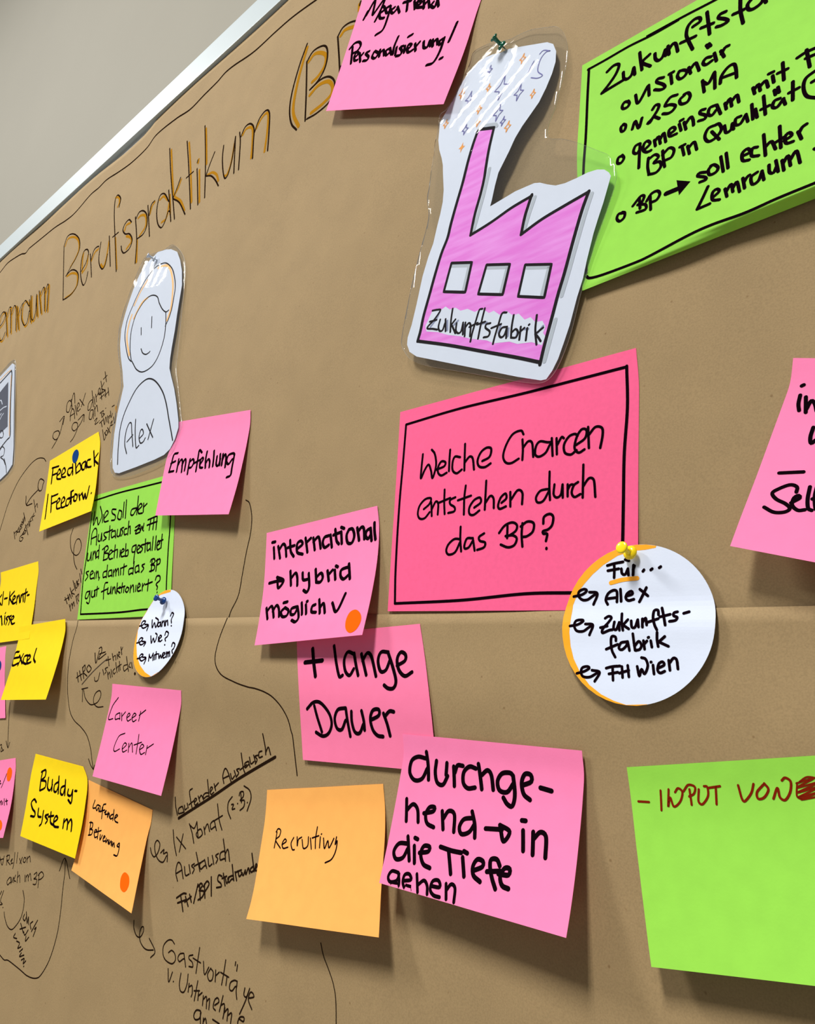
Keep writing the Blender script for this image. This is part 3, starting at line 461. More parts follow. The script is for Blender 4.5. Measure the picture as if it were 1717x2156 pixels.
('intl','handwriting','ink',3.16,0,'-5845,806 -5775,699;-5822,768 -5780,821 -5744,803 -5686,714;-5727,772 -5697,828 -5648,800 -5605,720;-5552,803 -5595,765 -5557,719 -5494,724 -5488,774 -5552,803;-5593,850 -5537,858;-5363,806 -5380,806 -5449,789 -5436,739 -5381,738 -5360,793 -5357,793;-5363,806 -5298,702 -5324,664 -5390,681;-5314,841 -5263,733;-5245,822 -5203,737;-5242,851 -5231,853;-5105,818 -5145,803 -5132,754 -5066,746;-5067,862 -5006,738;-5027,787 -4993,825 -4936,740;-4871,826 -4781,747 -4726,903'),
('lange','handwriting','ink',3.94,0,'-5195,317 -4968,340;-5127,437 -5084,337 -5020,205'),
('lange','handwriting','ink',3.09,0,'-4853,467 -4778,316 -4712,213 -4677,226;-4582,402 -4667,418 -4691,348 -4651,261 -4592,229 -4556,283;-4587,409 -4542,323 -4491,233;-4498,406 -4398,240;-4469,352 -4431,415 -4374,385 -4286,235;-4197,427 -4276,425 -4293,358 -4245,276 -4189,287 -4164,362;-4200,427 -4117,308 -4063,210 -4077,155 -4133,148 -4182,170;-4076,326 -4003,365 -4008,412 -4062,429 -4087,373 -4049,292 -3977,249 -3911,281'),
('lange','handwriting','ink',3.02,0,'-5079,-70 -5003,-12 -4910,-9 -4795,-82 -4751,-164 -4780,-241 -4851,-271 -4942,-249;-4987,-38 -4936,-131 -4867,-239;-4592,-31 -4606,-32 -4687,-51 -4717,-124 -4682,-195 -4623,-199 -4584,-127 -4562,-123;-4592,-31 -4557,-139 -4517,-242;-4522,-52 -4508,-135 -4468,-204 -4412,-208 -4377,-142;-4405,-39 -4372,-115 -4358,-181;-4299,-102 -4210,-60 -4214,-16 -4278,-27 -4300,-92 -4268,-169 -4213,-208 -4152,-211;-4160,-41 -4117,-112 -4078,-198;-4145,-64 -4098,-21 -4052,-21'),
('durch','handwriting','ink',2.98,0,'-3693,-317 -3710,-320 -3780,-317 -3838,-352 -3843,-432 -3789,-478 -3719,-461 -3682,-387 -3672,-385;-3704,-276 -3676,-369 -3657,-459;-3604,-326 -3604,-403 -3574,-467 -3520,-475 -3489,-414;-3508,-330 -3504,-408;-3445,-346 -3418,-470;-3428,-383 -3413,-335 -3365,-332;-3253,-336 -3308,-330 -3352,-372 -3346,-438 -3302,-469 -3242,-457;-3235,-305 -3185,-459;-3200,-372 -3157,-336 -3122,-361 -3092,-450;-2949,-345 -2976,-330 -3037,-342 -3066,-393 -3042,-446 -2980,-449 -2942,-393 -2937,-392;-2949,-345 -2918,-460 -2925,-526 -2966,-520 -3003,-487;-2866,-392 -2807,-362 -2816,-323 -2860,-324 -2878,-377 -2853,-443 -2800,-471;-2735,-390 -2652,-398'),
('durch','handwriting','ink',2.87,0,'-3830,-613 -3793,-754;-3811,-689 -3761,-638 -3710,-664 -3681,-742;-3645,-680 -3563,-655 -3558,-628 -3604,-635 -3626,-684 -3598,-737 -3532,-752;-3485,-642 -3447,-750;-3461,-684 -3430,-633 -3376,-645 -3351,-750;-3213,-641 -3225,-645 -3288,-663 -3312,-714 -3284,-752 -3225,-731 -3195,-679 -3192,-678;-3232,-606 -3191,-679 -3170,-754;-3099,-688 -3000,-676 -2970,-674;-2993,-650 -2910,-675 -2943,-736 -2990,-654;-2813,-652 -2784,-762;-2836,-597 -2806,-595;-2738,-648 -2711,-770;-2725,-684 -2688,-641 -2643,-657 -2619,-769'),
('durch','handwriting','ink',2.89,0,'-3727,-889 -3739,-891 -3813,-904 -3844,-959 -3808,-1001 -3746,-981 -3722,-921 -3713,-919;-3745,-847 -3682,-987;-3667,-893 -3630,-992;-3678,-844 -3650,-848;-3607,-925 -3531,-903 -3529,-874 -3581,-879 -3593,-929 -3550,-983 -3484,-995;-3436,-857 -3338,-862 -3251,-859;-3358,-870 -3298,-992;-3232,-883 -3186,-984;-3233,-847 -3202,-853;-3122,-938 -3060,-904 -3065,-874 -3112,-872 -3134,-917 -3113,-964 -3051,-987;-2930,-874 -2962,-844 -3005,-852 -3002,-891 -2968,-949 -2924,-1000;-3018,-923 -2919,-901;-2928,-917 -2852,-909 -2852,-876 -2891,-880 -2909,-930 -2880,-972 -2829,-979'),
('durch','handwriting','ink',2.34,0,'-3752,-1078 -3750,-1077 -3816,-1079 -3838,-1119 -3808,-1144 -3752,-1125 -3741,-1083 -3748,-1085;-3752,-1078 -3725,-1127 -3726,-1156 -3786,-1165;-3676,-1110 -3622,-1092 -3651,-1065 -3690,-1077 -3691,-1120 -3659,-1151 -3606,-1153;-3583,-1051 -3537,-1149;-3549,-1107 -3508,-1074 -3470,-1096 -3451,-1142;-3437,-1091 -3360,-1082 -3384,-1049 -3431,-1062 -3435,-1111 -3396,-1136 -3341,-1136;-3315,-1053 -3283,-1134;-3297,-1083 -3272,-1047 -3234,-1061 -3215,-1136'),
('empf','handwriting','ink',3.22,0,'-8153,2770 -8242,2762 -8247,2650 -8252,2532;-8252,2532 -8141,2528;-8259,2649 -8161,2662;-8092,2678 -8062,2506;-8070,2593 -8035,2661 -7988,2634 -7937,2483;-7972,2577 -7941,2652 -7904,2620 -7875,2493;-7816,2632 -7803,2527 -7779,2433;-7812,2590 -7750,2621 -7707,2575 -7732,2515 -7787,2515;-7579,2678 -7649,2721 -7641,2640 -7617,2522 -7599,2441;-7699,2558 -7573,2584;-7537,2532 -7507,2580 -7539,2604 -7563,2564 -7535,2484 -7471,2465;-7464,2670 -7451,2570 -7406,2454;-7424,2513 -7395,2561 -7349,2528 -7321,2447;-7313,2653 -7279,2554 -7250,2448;-7216,2568 -7188,2465 -7136,2438 -7127,2516;-7158,2585 -7107,2439;-7100,2575 -7064,2430;-7075,2505 -7057,2565 -7019,2522 -6979,2394;-6860,2528 -6893,2549 -6978,2539 -6985,2468 -6925,2422 -6879,2474 -6851,2467;-6860,2528 -6836,2371 -6818,2273 -6885,2257'),
('feed','handwriting','ink',3.45,0,'-12194,3212 -12090,2929;-12226,3213 -11979,3210;-12150,3080 -11975,3088;-11927,3047 -11841,3088 -11923,3151 -11957,3096 -11912,2989 -11751,2961;-11754,3021 -11651,3069 -11741,3143 -11789,3090 -11736,2993 -11578,2969;-11393,3091 -11441,3099 -11557,3094 -11525,3010 -11413,2973 -11376,3065 -11376,3065;-11433,3157 -11310,2963;-11361,3203 -11195,2974;-11251,3061 -11164,3128 -11048,3012 -11188,2963;-10933,3112 -10980,3120 -11055,3090 -11000,3004 -10905,2989 -10926,3088 -10913,3086;-10933,3112 -10841,2993;-10772,3122 -10882,3118 -10815,3012 -10667,2987;-10730,3248 -10550,2983;-10547,3177 -10613,3091 -10431,2992'),
('feed','handwriting','ink',3.37,0,'-12087,2745 -11870,2314;-11916,2699 -11723,2405;-11905,2684 -11679,2698;-11821,2554 -11642,2575;-11580,2524 -11508,2577 -11583,2616 -11608,2561 -11526,2444 -11387,2433;-11406,2502 -11310,2552 -11400,2612 -11436,2558 -11345,2441 -11211,2434;-11089,2554 -11157,2564 -11237,2542 -11188,2450 -11100,2448 -11082,2521 -11064,2519;-11171,2670 -11017,2453;-11081,2673 -11143,2663 -11002,2451;-11152,2546 -10969,2572;-10978,2602 -10948,2504 -10846,2481 -10868,2568 -10978,2602;-10812,2579 -10702,2468;-10765,2532 -10705,2586;-10711,2583 -10567,2468 -10590,2557 -10475,2465 -10511,2660;-10362,2531 -10354,2530'),
('gsmall','border_line','ink',2.32,0,'-10340,2434 -9609,2453 -8961,2450 -8481,2448 -8251,2446;-10329,2249 -10215,1690 -10142,1270 -9998,814;-9998,814 -8952,824 -8331,848 -7801,844;-8251,2446 -8104,1961 -8010,1531 -7891,1087 -7801,844'),
('gsmall','handwriting','ink',2.35,0,'-10252,2261 -10202,2063 -10143,2168 -10048,2053 -9995,2178 -10101,2321;-9959,2186 -9933,2075;-9893,2130 -9814,2192 -9865,2231 -9917,2186 -9880,2081 -9760,2078;-9597,2221 -9709,2231 -9688,2178 -9586,2134 -9580,2076 -9671,2075;-9503,2194 -9504,2093 -9411,2067 -9416,2165 -9494,2198;-9400,2298 -9352,2082;-9343,2320 -9282,2067;-9002,2169 -9045,2176 -9143,2168 -9152,2105 -9083,2089 -9022,2154 -8999,2150;-9029,2334 -8988,2084;-8963,2144 -8885,2186 -8929,2223 -8976,2181 -8946,2098 -8844,2087;-8850,2217 -8823,2098;-8840,2162 -8763,2203'),
('gsmall','handwriting','ink',2.30,0,'-10150,1783 -10186,1942 -10125,2007 -10052,1963 -9980,1761;-10175,1861 -10022,1888;-9973,1906 -9954,1821 -9882,1815 -9890,1915;-9888,1919 -9841,1809;-9731,1921 -9818,1909 -9782,1865 -9719,1835 -9798,1805;-9684,1999 -9631,1808;-9735,1915 -9587,1941;-9501,1917 -9512,1918 -9597,1906 -9566,1830 -9505,1841 -9463,1839;-9501,1917 -9453,1817;-9440,1928 -9423,1842 -9356,1837 -9357,1925;-9359,1930 -9331,1831;-9277,1941 -9334,1931 -9281,1878 -9299,1832;-9189,1920 -9247,1907 -9223,1841 -9160,1843;-9166,2014 -9130,1830;-9150,1911 -9108,1941 -9067,1840;-8957,1911 -8857,1933 -8927,1831 -8815,1836;-8957,1869 -8849,1885;-8841,1931 -8811,1848 -8788,1911 -8753,1858 -8747,1941;-8728,1846 -8722,1846;-8661,1980 -8444,2008;-8588,1983 -8582,1842;-8658,1910 -8418,1935;-8511,1993 -8490,1841;-8438,2000 -8411,1833'),
('gsmall','handwriting','ink',2.25,0,'-10182,1658 -10155,1560 -10086,1565 -10085,1664;-10087,1668 -10040,1550;-10029,1672 -9994,1556;-10010,1614 -9977,1673 -9909,1567;-9861,1676 -9885,1678 -9926,1653 -9903,1586 -9854,1591 -9836,1589;-9883,1752 -9828,1562;-9708,1687 -9675,1528;-9766,1680 -9657,1724 -9605,1680 -9684,1629 -9578,1613 -9568,1548 -9682,1528;-9536,1591 -9470,1630 -9513,1657 -9554,1620 -9514,1537 -9426,1539;-9423,1717 -9385,1542;-9475,1627 -9342,1653;-9329,1644 -9306,1544;-9256,1638 -9233,1547;-9213,1593 -9145,1623 -9187,1649 -9221,1612 -9189,1548 -9111,1550;-9132,1711 -9084,1545;-9102,1609 -9042,1623 -9024,1552 -9090,1546;-8847,1671 -8863,1674 -8938,1654 -8924,1591 -8854,1594 -8843,1662 -8847,1662;-8847,1673 -8846,1532 -8824,1437;-8796,1602 -8733,1638 -8789,1665 -8809,1613 -8766,1565 -8703,1575;-8662,1666 -8723,1652 -8662,1610 -8696,1564;-8632,1731 -8585,1563;-8672,1660 -8547,1679;-8492,1674 -8501,1675 -8559,1654 -8530,1577 -8478,1596 -8460,1594;-8492,1674 -8453,1576;-8444,1745 -8411,1573;-8372,1746 -8339,1575;-8298,1623 -8251,1651 -8299,1682 -8314,1627 -8279,1570 -8220,1580;-8231,1755 -8199,1586;-8306,1668 -8186,1685'),
('gsmall','handwriting','ink',2.21,0,'-10038,1400 -10108,1384 -10031,1331 -10080,1273;-9966,1341 -9895,1373 -9941,1400 -9975,1361 -9938,1294 -9854,1299;-9850,1371 -9829,1286;-9810,1389 -9781,1292;-9796,1341 -9764,1383 -9712,1297;-9683,1299 -9691,1264;-9510,1372 -9538,1375 -9603,1359 -9582,1295 -9529,1300 -9493,1297;-9528,1454 -9490,1287;-9385,1383 -9394,1383 -9459,1368 -9442,1304 -9386,1309 -9345,1308;-9385,1383 -9339,1296;-9335,1380 -9299,1294;-9313,1341 -9275,1389 -9237,1299;-9250,1346 -9213,1394 -9163,1303;-9149,1393 -9114,1308;-9075,1443 -9040,1304;-9124,1393 -8995,1415;-8803,1371 -8855,1377 -8917,1362 -8892,1300 -8836,1312 -8792,1307;-8817,1457 -8791,1299;-8680,1404 -8683,1404 -8757,1383 -8729,1314 -8674,1326 -8641,1325;-8680,1404 -8635,1313;-8535,1410 -8596,1396 -8535,1355 -8583,1310;-8400,1428 -8382,1456 -8310,1458 -8293,1413 -8371,1389;-8362,1443 -8333,1304;-8371,1389 -8279,1376 -8275,1325 -8375,1308;-8234,1449 -8218,1305;-8262,1430 -8178,1449 -8159,1397 -8222,1377'),
('gsmall','handwriting','ink',2.18,0,'-9871,1118 -9874,1118 -9962,1109 -9969,1037 -9906,1028 -9875,1107 -9866,1106;-9874,1126 -9826,1002 -9838,955 -9903,972;-9816,1124 -9798,1049 -9730,1047 -9733,1126;-9734,1129 -9701,1043;-9688,1175 -9658,1050;-9755,1124 -9637,1150;-9422,1220 -9490,1212 -9489,1134 -9447,1005;-9546,1101 -9401,1134;-9382,1149 -9366,1075 -9304,1081 -9305,1158;-9307,1161 -9273,1069;-9254,1152 -9234,1068;-9241,1107 -9208,1154 -9154,1073;-9155,1201 -9121,1064;-9058,1152 -9127,1113 -9029,1069;-9020,1196 -8994,1075;-9078,1131 -8934,1154;-8952,1144 -8937,1073;-8873,1141 -8901,1098 -8845,1073 -8817,1117 -8873,1141;-8787,1156 -8766,1067;-8775,1112 -8727,1158 -8673,1071;-8648,1150 -8627,1077;-8594,1112 -8540,1142 -8583,1174 -8601,1130 -8574,1078 -8504,1083;-8490,1165 -8464,1078;-8479,1122 -8439,1163;-8361,1210 -8330,1073;-8415,1149 -8255,1176;-8188,1196 -8171,1240 -8099,1237 -8080,1186 -8149,1147 -8107,1110 -8109,1079;-8091,1047 -8090,1043'),
('kenn','handwriting','ink',3.37,0,'-13108,1225 -13022,1010;-13305,1198 -13193,999;-13156,1178 -13236,1098 -13066,1011;-12985,1110 -12862,1118;-12808,1214 -12716,1012;-12616,1216 -12743,1122 -12550,1017;-12577,1074 -12501,1114 -12575,1145 -12604,1098 -12526,1020 -12423,1036;-12438,1134 -12374,1012;-12408,1079 -12370,1147 -12251,1027;-12278,1147 -12227,1036;-12254,1092 -12217,1160 -12110,1042;-12131,1235 -12042,1030;-12183,1155 -12035,1185;-12007,1132 -11932,1137'),
('kenn','handwriting','ink',3.35,0,'-13024,822 -12868,684;-12980,764 -12931,830 -12719,683;-12755,827 -12625,697;-12777,871 -12767,878;-12575,818 -12661,797 -12554,749 -12555,687;-12458,826 -12543,805 -12442,757 -12435,686;-12386,753 -12311,792 -12386,821 -12414,775 -12307,698 -12203,707'),
('excel','handwriting','ink',3.38,0,'-11618,281 -11748,258 -11689,86 -11487,117;-11708,185 -11531,203;-11547,230 -11320,118;-11417,250 -11468,89;-11191,226 -11262,236 -11339,214 -11304,139 -11178,117 -11129,127;-11160,164 -11107,211 -11187,243 -11199,192 -11129,127 -11014,146;-11015,334 -10968,205 -10852,147'),
('career','handwriting','ink',1.36,0,'-8456,-176 -8555,-271 -8586,-381 -8571,-429 -8477,-413;-8344,-341 -8367,-342 -8430,-369 -8418,-415 -8352,-403 -8313,-400;-8344,-341 -8309,-409;-8303,-338 -8258,-418;-8283,-374 -8223,-319;-8156,-377 -8105,-345 -8141,-328 -8166,-369 -8123,-411 -8063,-387;-8048,-375 -7975,-335 -8023,-320 -8048,-366 -8003,-408 -7945,-384;-7891,-291 -7888,-392;-7906,-333 -7792,-269'),
('career','handwriting','ink',1.30,0,'-8104,-541 -8218,-586 -8245,-704 -8201,-744 -8109,-709;-8048,-705 -7991,-653 -8042,-639 -8063,-685 -8015,-731 -7948,-705;-7951,-634 -7901,-721;-7922,-674 -7891,-625 -7813,-712;-7801,-526 -7731,-721;-7833,-640 -7698,-597;-7688,-674 -7627,-635 -7678,-616 -7694,-666 -7634,-714 -7571,-690;-7563,-620 -7539,-707;-7556,-648 -7455,-591'),
('buddy','handwriting','ink',2.72,0,'-10114,-1182 -10084,-1288 -10029,-1397;-10141,-1195 -10035,-1161 -9996,-1234 -10067,-1286 -9936,-1283 -9900,-1349 -10014,-1402;-9885,-1232 -9833,-1340 -9741,-1362 -9715,-1296;-9758,-1243 -9686,-1357;-9565,-1247 -9590,-1249 -9655,-1288 -9621,-1352 -9551,-1349 -9542,-1273 -9547,-1274;-9606,-1183 -9486,-1363;-9361,-1261 -9385,-1263 -9453,-1295 -9425,-1352 -9352,-1355 -9354,-1275 -9352,-1275;-9401,-1198 -9299,-1357;-9253,-1286 -9229,-1338 -9143,-1339 -9136,-1276;-9136,-1276 -9072,-1408 -9176,-1390;-9076,-1277 -9024,-1272'),
('buddy','handwriting','ink',2.68,0,'-10012,-1539 -10098,-1516 -10150,-1566 -10061,-1622 -9960,-1648 -9939,-1693 -10052,-1704;-9894,-1594 -9844,-1671 -9751,-1670;-9734,-1597 -9682,-1726 -9714,-1761;-9572,-1613 -9647,-1640 -9547,-1671 -9573,-1711;-9519,-1578 -9452,-1676 -9356,-1695;-9550,-1634 -9418,-1603;-9356,-1663 -9290,-1617 -9346,-1593 -9378,-1637 -9323,-1700 -9200,-1693;-9120,-1594 -9080,-1682;-9103,-1634 -9059,-1586 -9010,-1604 -8967,-1676;-8990,-1629 -8956,-1570 -8900,-1599 -8853,-1675'),
('lauf','handwriting','ink',1.56,0,'-8596,-1311 -8607,-1391 -8538,-1383;-8446,-1352 -8513,-1349 -8537,-1380 -8503,-1406 -8478,-1371 -8451,-1407 -8428,-1401;-8446,-1352 -8428,-1401 -8395,-1396 -8396,-1357;-8333,-1313 -8385,-1333 -8370,-1405 -8355,-1466;-8412,-1401 -8331,-1374;-8323,-1400 -8295,-1375 -8302,-1413 -8259,-1406;-8249,-1384 -8235,-1435 -8225,-1388 -8187,-1434;-8124,-1390 -8145,-1392 -8180,-1412 -8165,-1440 -8131,-1428 -8114,-1426;-8135,-1342 -8109,-1445;-8081,-1423 -8033,-1389 -8063,-1382 -8085,-1415 -8055,-1446 -7995,-1451'),
('lauf','handwriting','ink',1.53,0,'-8572,-1533 -8525,-1665;-8593,-1545 -8523,-1540 -8507,-1586 -8552,-1606 -8479,-1606 -8478,-1649 -8543,-1668;-8424,-1624 -8385,-1597 -8418,-1590 -8430,-1622 -8387,-1663 -8343,-1650;-8367,-1561 -8322,-1667;-8394,-1613 -8293,-1579;-8285,-1619 -8260,-1668 -8239,-1618;-8203,-1646 -8174,-1621 -8202,-1620 -8190,-1665 -8143,-1657;-8140,-1630 -8120,-1670 -8100,-1637 -8069,-1670;-8069,-1636 -8047,-1675 -8028,-1637 -7999,-1675;-7999,-1641 -7970,-1681 -7963,-1643 -7925,-1679;-7859,-1628 -7882,-1657 -7841,-1661 -7849,-1628 -7819,-1692 -7819,-1743 -7887,-1746'),
('recr','handwriting','ink',1.14,0,'-5296,-1085 -5286,-1142 -5277,-1203;-5308,-1086 -5291,-1059 -5253,-1065 -5250,-1108 -5284,-1146 -5196,-1191;-5188,-1164 -5144,-1131 -5168,-1117 -5188,-1153 -5160,-1185 -5103,-1167;-5061,-1087 -5076,-1133 -5040,-1172 -5013,-1169;-5020,-1075 -4990,-1137 -4996,-1091 -4963,-1067;-4950,-1083 -4908,-1139 -4864,-1113 -4881,-1051;-4854,-1055 -4810,-1127;-4801,-963 -4791,-1046 -4765,-1114;-4832,-1050 -4760,-1021;-4738,-1026 -4718,-1101;-4735,-1006 -4731,-1003;-4698,-1028 -4659,-1095 -4641,-1037 -4608,-1081 -4578,-1009;-4552,-994 -4548,-1047 -4535,-1018 -4525,-1086 -4548,-1150 -4609,-1187'),
('input','handwriting','red_pen',1.24,0,'-2094,-378 -2029,-372;-1962,-301 -1953,-404;-1915,-288 -1914,-379 -1905,-330 -1881,-374 -1846,-342 -1835,-292 -1860,-275 -1877,-298;-1795,-272 -1781,-350;-1828,-286 -1802,-250 -1765,-255 -1769,-290 -1796,-309;-1743,-265 -1743,-327 -1721,-338 -1692,-293 -1696,-246 -1714,-245;-1685,-249 -1627,-233;-1650,-240 -1645,-327'),
('input','handwriting','red_pen',1.25,0,'-1531,-216 -1512,-280 -1498,-291 -1465,-247 -1452,-199;-1403,-196 -1435,-237 -1429,-268 -1399,-257 -1378,-216 -1398,-189;-1354,-257 -1334,-203 -1322,-246 -1297,-255 -1273,-214 -1269,-164 -1294,-148 -1311,-163'),
('input','scribbled_out_word','red_pen',0.90,0,'-1242,-168 -1161,-134 -1239,-188 -1135,-148 -1237,-211 -1130,-167 -1235,-234 -1131,-192 -1223,-242 -1132,-213;-1226,-158 -1188,-131 -1128,-134;-1239,-166 -1241,-229 -1217,-241'),
('inno','handwriting','ink',2.16,0,'-1155,1942 -1165,1889 -1162,1846;-1146,1999 -1135,2003;-1126,1924 -1128,1827;-1124,1847 -1099,1894 -1081,1871 -1073,1825;-1090,1725 -1105,1667 -1101,1628 -1080,1644'),
('inno','handwriting','ink',2.04,0,'-1261,1469 -1137,1458;-1170,1340 -1168,1370 -1201,1388 -1255,1373 -1292,1349 -1271,1310 -1222,1275 -1200,1244 -1226,1226 -1280,1231 -1331,1267;-1195,1278 -1152,1302 -1158,1318 -1181,1306 -1189,1264 -1161,1230 -1126,1229;-1104,1363 -1114,1291 -1110,1235 -1093,1222;-1069,1364 -1080,1301 -1075,1231 -1064,1216;-1091,1289 -1048,1298'),
('visi','border_line','ink',2.26,0,'-2631,5160 -2477,5158 -2272,5161 -2077,5145 -1874,5147 -2129,5158 -1848,5151 -1602,5136 -1261,5122;-2623,5162 -2626,4845 -2623,4494 -2623,4141 -2585,3622 -2533,3203;-2532,3177 -2505,3151 -2393,3134 -2142,3127 -2027,3136 -1759,3180 -1602,3191 -1392,3183 -1202,3197 -992,3203 -755,3208'),
('visi','handwriting','ink',2.82,0,'-2457,5029 -2401,5055 -2355,5034 -2378,4962 -2437,4895 -2498,4844;-2498,4844 -2426,4851 -2315,4859;-2316,4935 -2309,4873 -2279,4849 -2245,4867 -2229,4926;-2226,4920 -2218,4854;-2182,5040 -2173,4958 -2160,4862;-2100,4969 -2158,4932 -2093,4853;-2058,4948 -2053,4897 -2029,4865 -1997,4877 -1977,4931;-1977,4933 -1972,4875;-1956,4953 -1946,4869;-1951,4912 -1919,4948 -1896,4933 -1880,4854;-1767,5005 -1715,5018 -1719,5054 -1759,5066 -1803,5036 -1816,4967 -1802,4903 -1769,4799;-1858,4916 -1793,4908 -1748,4904;-1664,5067 -1654,4954 -1646,4854;-1708,4951 -1619,4934;-1531,4977 -1570,4981 -1583,4957 -1537,4914 -1517,4879 -1562,4873 -1597,4885;-1430,5019 -1431,4914 -1415,4791;-1481,4915 -1431,4908 -1407,4907;-1350,4966 -1383,4932 -1376,4884 -1344,4867 -1297,4880 -1273,4915;-1277,4928 -1263,4866'),
('visi','handwriting','ink',2.67,0,'-2261,4622 -2296,4637 -2315,4609 -2304,4579 -2269,4575 -2254,4600 -2267,4631;-2206,4650 -2181,4560 -2109,4675;-2102,4678 -2095,4580;-1986,4678 -2030,4693 -2039,4670 -1987,4614 -1972,4577 -2004,4575 -2053,4606;-1929,4658 -1920,4581;-1943,4681 -1909,4682;-1866,4659 -1879,4623 -1860,4583 -1825,4588 -1808,4621 -1835,4650 -1866,4659;-1795,4648 -1781,4585;-1790,4618 -1748,4658 -1730,4614 -1719,4571;-1635,4640 -1671,4651 -1692,4621 -1670,4590 -1628,4600;-1612,4657 -1597,4577;-1668,4768 -1655,4736;-1651,4768 -1638,4740;-1567,4647 -1544,4579;-1562,4618 -1538,4656 -1512,4658'),
('visi','handwriting','ink',2.60,0,'-2292,4425 -2316,4411 -2309,4368 -2284,4365 -2276,4405 -2297,4428;-2220,4337 -2199,4399 -2167,4317 -2145,4397;-2063,4427 -2041,4454 -2013,4437 -2025,4395 -2065,4342 -2098,4320 -2078,4316 -2051,4350 -2007,4310;-1877,4448 -1928,4456 -1967,4403 -1926,4389 -1887,4354 -1906,4322 -1941,4317 -1980,4338;-1821,4411 -1855,4389 -1845,4345 -1801,4334 -1779,4374 -1795,4416 -1825,4419;-1693,4461 -1679,4351;-1689,4446 -1651,4408 -1610,4483;-1608,4477 -1604,4336;-1568,4355 -1560,4416 -1520,4464 -1480,4469 -1464,4426 -1458,4336;-1550,4396 -1470,4383'),
('visi','handwriting','ink',2.50,0,'-2287,4128 -2322,4131 -2329,4085 -2299,4069 -2276,4100 -2293,4137;-2149,4160 -2154,4165 -2188,4161 -2200,4113 -2171,4086 -2144,4125 -2149,4129;-2149,4160 -2151,4064 -2150,3944;-2114,4085 -2070,4116 -2090,4154 -2117,4143 -2124,4092 -2095,4055 -2061,4052;-2038,4132 -2027,4073;-2033,4114 -2007,4145 -1990,4074;-1992,4113 -1967,4154 -1949,4066;-1926,4117 -1882,4136 -1897,4166 -1927,4157 -1921,4100 -1871,4092;-1853,4169 -1838,4103;-1847,4193 -1826,4195;-1818,4164 -1803,4093;-1809,4139 -1772,4182 -1754,4150 -1748,4097;-1670,4191 -1701,4197 -1704,4173 -1666,4134 -1670,4105 -1713,4113;-1589,4178 -1604,4182 -1638,4180 -1646,4132 -1621,4107 -1589,4139 -1578,4138;-1589,4178 -1562,4085;-1533,4159 -1524,4103;-1529,4131 -1502,4178 -1488,4106;-1489,4148 -1455,4180 -1441,4112;-1351,4177 -1340,4120;-1343,4153 -1317,4184 -1305,4123;-1306,4159 -1272,4185 -1256,4122;-1228,4199 -1221,4140;-1252,4231 -1223,4230;-1166,4269 -1160,4120;-1197,4199 -1137,4198;-1079,4251 -1028,4263 -960,4260;-1024,4281 -1008,4128;-1030,4213 -961,4208'),
('visi','handwriting','ink',2.42,0,'-2078,3994 -2080,3918 -2067,3841;-2078,3979 -2028,3996 -2000,3960 -2034,3926 -1989,3912 -1978,3864 -2013,3830 -2069,3842;-1970,3998 -1963,3929 -1949,3846;-1969,3961 -1921,3995 -1885,3959 -1901,3905 -1955,3901;-1825,3948 -1810,3873;-1842,3959 -1806,3961;-1786,3936 -1771,3862;-1777,3917 -1740,3944 -1720,3869;-1585,4005 -1643,4006 -1666,3948 -1641,3892 -1593,3895 -1554,3943 -1571,4004 -1595,4008;-1619,3964 -1567,3868;-1534,3964 -1522,3899 -1490,3906 -1482,3953;-1482,3948 -1473,3899;-1428,3982 -1460,3979 -1460,3928 -1429,3920 -1398,3971;-1395,3977 -1382,3910;-1358,4039 -1350,3910;-1335,3985 -1324,3909;-1284,4063 -1273,3903;-1300,3959 -1249,3962;-1185,3980 -1218,3980 -1229,3937 -1201,3919 -1163,3965;-1165,3963 -1153,3912;-1218,4071 -1211,4028;-1196,4082 -1189,4034;-1107,4069 -1109,3919;-1131,3991 -1072,3997;-977,4074 -1032,4047 -1046,3978 -1027,3898 -967,3845;-998,3994 -965,4002'),
('visi','handwriting','ink',2.37,0,'-2254,3599 -2293,3608 -2305,3572 -2280,3539 -2247,3555 -2243,3594 -2264,3610;-2181,3624 -2123,3680 -2095,3666 -2112,3623 -2143,3616;-2132,3663 -2123,3575;-2143,3616 -2083,3588 -2081,3546 -2147,3551;-2049,3643 -2040,3524;-2075,3613 -2041,3659 -1997,3662 -1976,3626 -1998,3586 -2040,3585;-1649,3639 -1696,3656 -1708,3638 -1658,3602 -1650,3578 -1691,3578;-1612,3676 -1635,3649 -1626,3605 -1587,3603 -1570,3633 -1596,3672 -1620,3675;-1554,3715 -1536,3584;-1519,3725 -1505,3596;-1411,3642 -1367,3648 -1382,3685 -1415,3665 -1411,3605 -1372,3588;-1322,3663 -1352,3669 -1356,3613 -1314,3590;-1283,3742 -1272,3569;-1276,3633 -1237,3660 -1212,3587;-1187,3753 -1181,3579;-1217,3637 -1158,3653;-1160,3623 -1118,3639 -1132,3670 -1156,3651 -1149,3596 -1110,3587;-1081,3647 -1063,3581;-1077,3632 -1057,3668 -1032,3679'),
('visi','arrow','ink',3.83,0,'-1929,3604 -1831,3602'),
